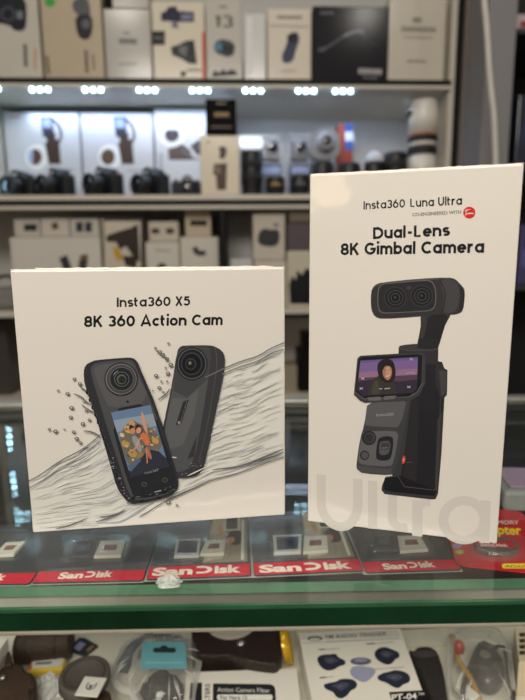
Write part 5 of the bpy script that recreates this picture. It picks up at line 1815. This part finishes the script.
for p_, q_ in (((112, 142), (200, 138)), ((312, 118), (420, 110)), ((120, 256), (176, 250)), ((330, 222), (460, 212))):
    a.line((150, 144, 138), [c40(*p_), c40(*q_)], .8)
a.line((90, 84, 80), [c40(308, 119), c40(342, 116)], 1.5); a.line((90, 84, 80), [c40(118, 142), c40(140, 140)], 1.5); a.line((110, 70, 70), [c40(120, 256), c40(146, 253)], 1.5)
a.build('printed_triggers', t)
a = Art(cv, 'h', hh)
a.poly((26, 25, 25), [(389, 692.2), (425.5, 690), (429.5, 701), (392.4, 703)])
a.font((232, 228, 220), 'PT-04', (391.6, 700.6), (417, 698.8), 6.2, .025)
a.font((232, 228, 220), 'TM', (418.2, 695.4), (424, 695), 2.6, .01)
a.build('model_plate', t)
# white carton behind the trigger box
t, fr = deck_thing('small_carton', 'narrow beige carton lying just behind the trigger box', 'box', 350, 622)
pts = [fr.h(*c_, .02) for c_ in ((296, 627), (300, 606), (396, 602), (398, 622))]
MB().prism(pts, 0, .02, bev=.0008).build('carton', col((206, 196, 176), .5), t)
q = MB(); q.flat([fr.h(*c_, .02) for c_ in ((306, 624), (310, 612), (340, 611), (338, 622))], 3, 'h', .02); q.build('printed_patch', ink((120, 110, 96)), t)

# black pouch inside a clear bag
t, fr = deck_thing('black_pouch', 'flat black pouch lying beside the trigger box', 'pouch', 428, 680)
q = MB(); deck_prism(q, [(408, 648), (413, 650), (418, 645), (430, 645), (438, 650), (444, 668), (450, 714), (438, 716), (424, 680)], 0, .016, fr, 1, .003)
q.build('pouch_body', mat('black cloth', (36, 32, 30), .8, var=.2, scale=200, bump=.2, bump_scale=600), t)
q = MB(); deck_prism(q, [(410, 654), (416, 650), (434, 650), (438, 655), (424, 657)], .0163, .0175, fr, 1, .0003); q.build('flap', col((60, 56, 54), .7), t)
t, fr = deck_thing('header_card', 'pale card with printed top line above the black pouch', 'card', 420, 640)
pts = [fr.h(*c_, .003) for c_ in ((404, 646), (400, 626), (438, 623), (446, 643))]
MB().prism(pts, 0, .003, bev=.0003).build('card_sheet', col((206, 200, 184), .5), t)
q = MB(); q.flat([fr.h(*c_, .003) for c_ in ((402, 630), (401, 626.5), (434, 624), (436, 628))], 2, 'h', .003); q.build('printed_line', ink((120, 124, 104)), t)

# clear bag with cable goods
bag('clear bag with grey adapter, red plug and yellow lead, lower right', [(452, 716), (447, 690), (447, 650), (452, 632), (470, 626), (500, 628), (512, 650), (516, 690), (516, 716)], .026, 6, 482, 680)
t, fr = deck_thing('cable_adapter', 'grey oval adapter inside the lower right clear bag', 'adapter', 488, 670)
cc = fr.h(488, 664, .012)
mx = Matrix.Translation((cc[0], cc[1], .001)) @ Matrix.Rotation(R(65), 4, 'Z') @ Matrix.Diagonal((1.9, 1, 1, 1))
MB().lathe([(.010, 0), (.0122, .003), (.0125, .008), (.011, .013), (.008, .016), (.001, .017)], 30, 0, mx).build('adapter_body', col((66, 62, 58), .45, coat=.4), t)
mx2 = Matrix.Translation((cc[0] - .001, cc[1] + .004, .0175))
MB().lathe([(.0045, 0), (.0045, .0006), (.0032, .0008), (.001, .0008)], 20, 0, mx2).build('round_button', col((120, 114, 108), .4), t)
q = MB()
q.tube([(*fr.h(x, y, .014), .012 - .004 * math.cos(i * .8)) for i, (x, y) in enumerate(smooth_poly([(462, 704), (464, 682), (472, 656), (486, 640), (500, 642), (508, 660), (514, 690), (512, 706)], 2, False))], .0018, 8)
q.build('cord', col((56, 52, 50), .5), t)
t, fr = deck_thing('yellow_lead', 'yellow and white lead with red plug inside the lower right bag', 'cable', 466, 670)
q = MB().tube([(*fr.h(x, y, .012), .010) for x, y in smooth_poly([(452, 634), (455, 648), (460, 662), (468, 672), (474, 684), (480, 700)], 2, False)], .0026, 8)
q.build('cord', col((176, 136, 44), .4, coat=.4), t)
cc = fr.h(459, 650, .014)
MB().lathe([(.003, 0), (.004, .001), (.0044, .005), (.0034, .009), (.001, .010)], 20, 0, Matrix.Translation((cc[0], cc[1], .012))).build('red_plug', col((176, 52, 36), .4, coat=.4), t)
cc = fr.h(467, 689, .014)
MB().box(-.0045, .0045, -.0085, .0085, .0085, .0135, .001, 0, Matrix.Translation((cc[0], cc[1], 0)) @ Matrix.Rotation(R(30), 4, 'Z')).build('white_plug', col((224, 220, 208), .35, coat=.5), t)

# beige box at lower right edge
t, fr = deck_thing('text_box', 'beige box with dark side lettering at the lower right edge', 'box', 530, 665)
hh = .03
pts = [fr.h(*c_, hh) for c_ in ((519, 662), (514.5, 628), (580, 622), (592, 662))]
MB().prism(pts, 0, hh, bev=.0008).build('carton', col((206, 192, 164), .5), t)
q = MB()
for k in range(4):
    u = k * 6
    q.flat([fr.h(x + 2, y + u, hh) for x, y in ((517, 633), (523, 632.5), (523.6, 636.6), (517.6, 637))], 3, 'h', hh)
q.build('side_print', ink((70, 56, 44)), t)

for _o in list(bpy.data.objects):
    if _o.type == 'MESH' and len(_o.data.polygons) == 0:
        bpy.data.objects.remove(_o)
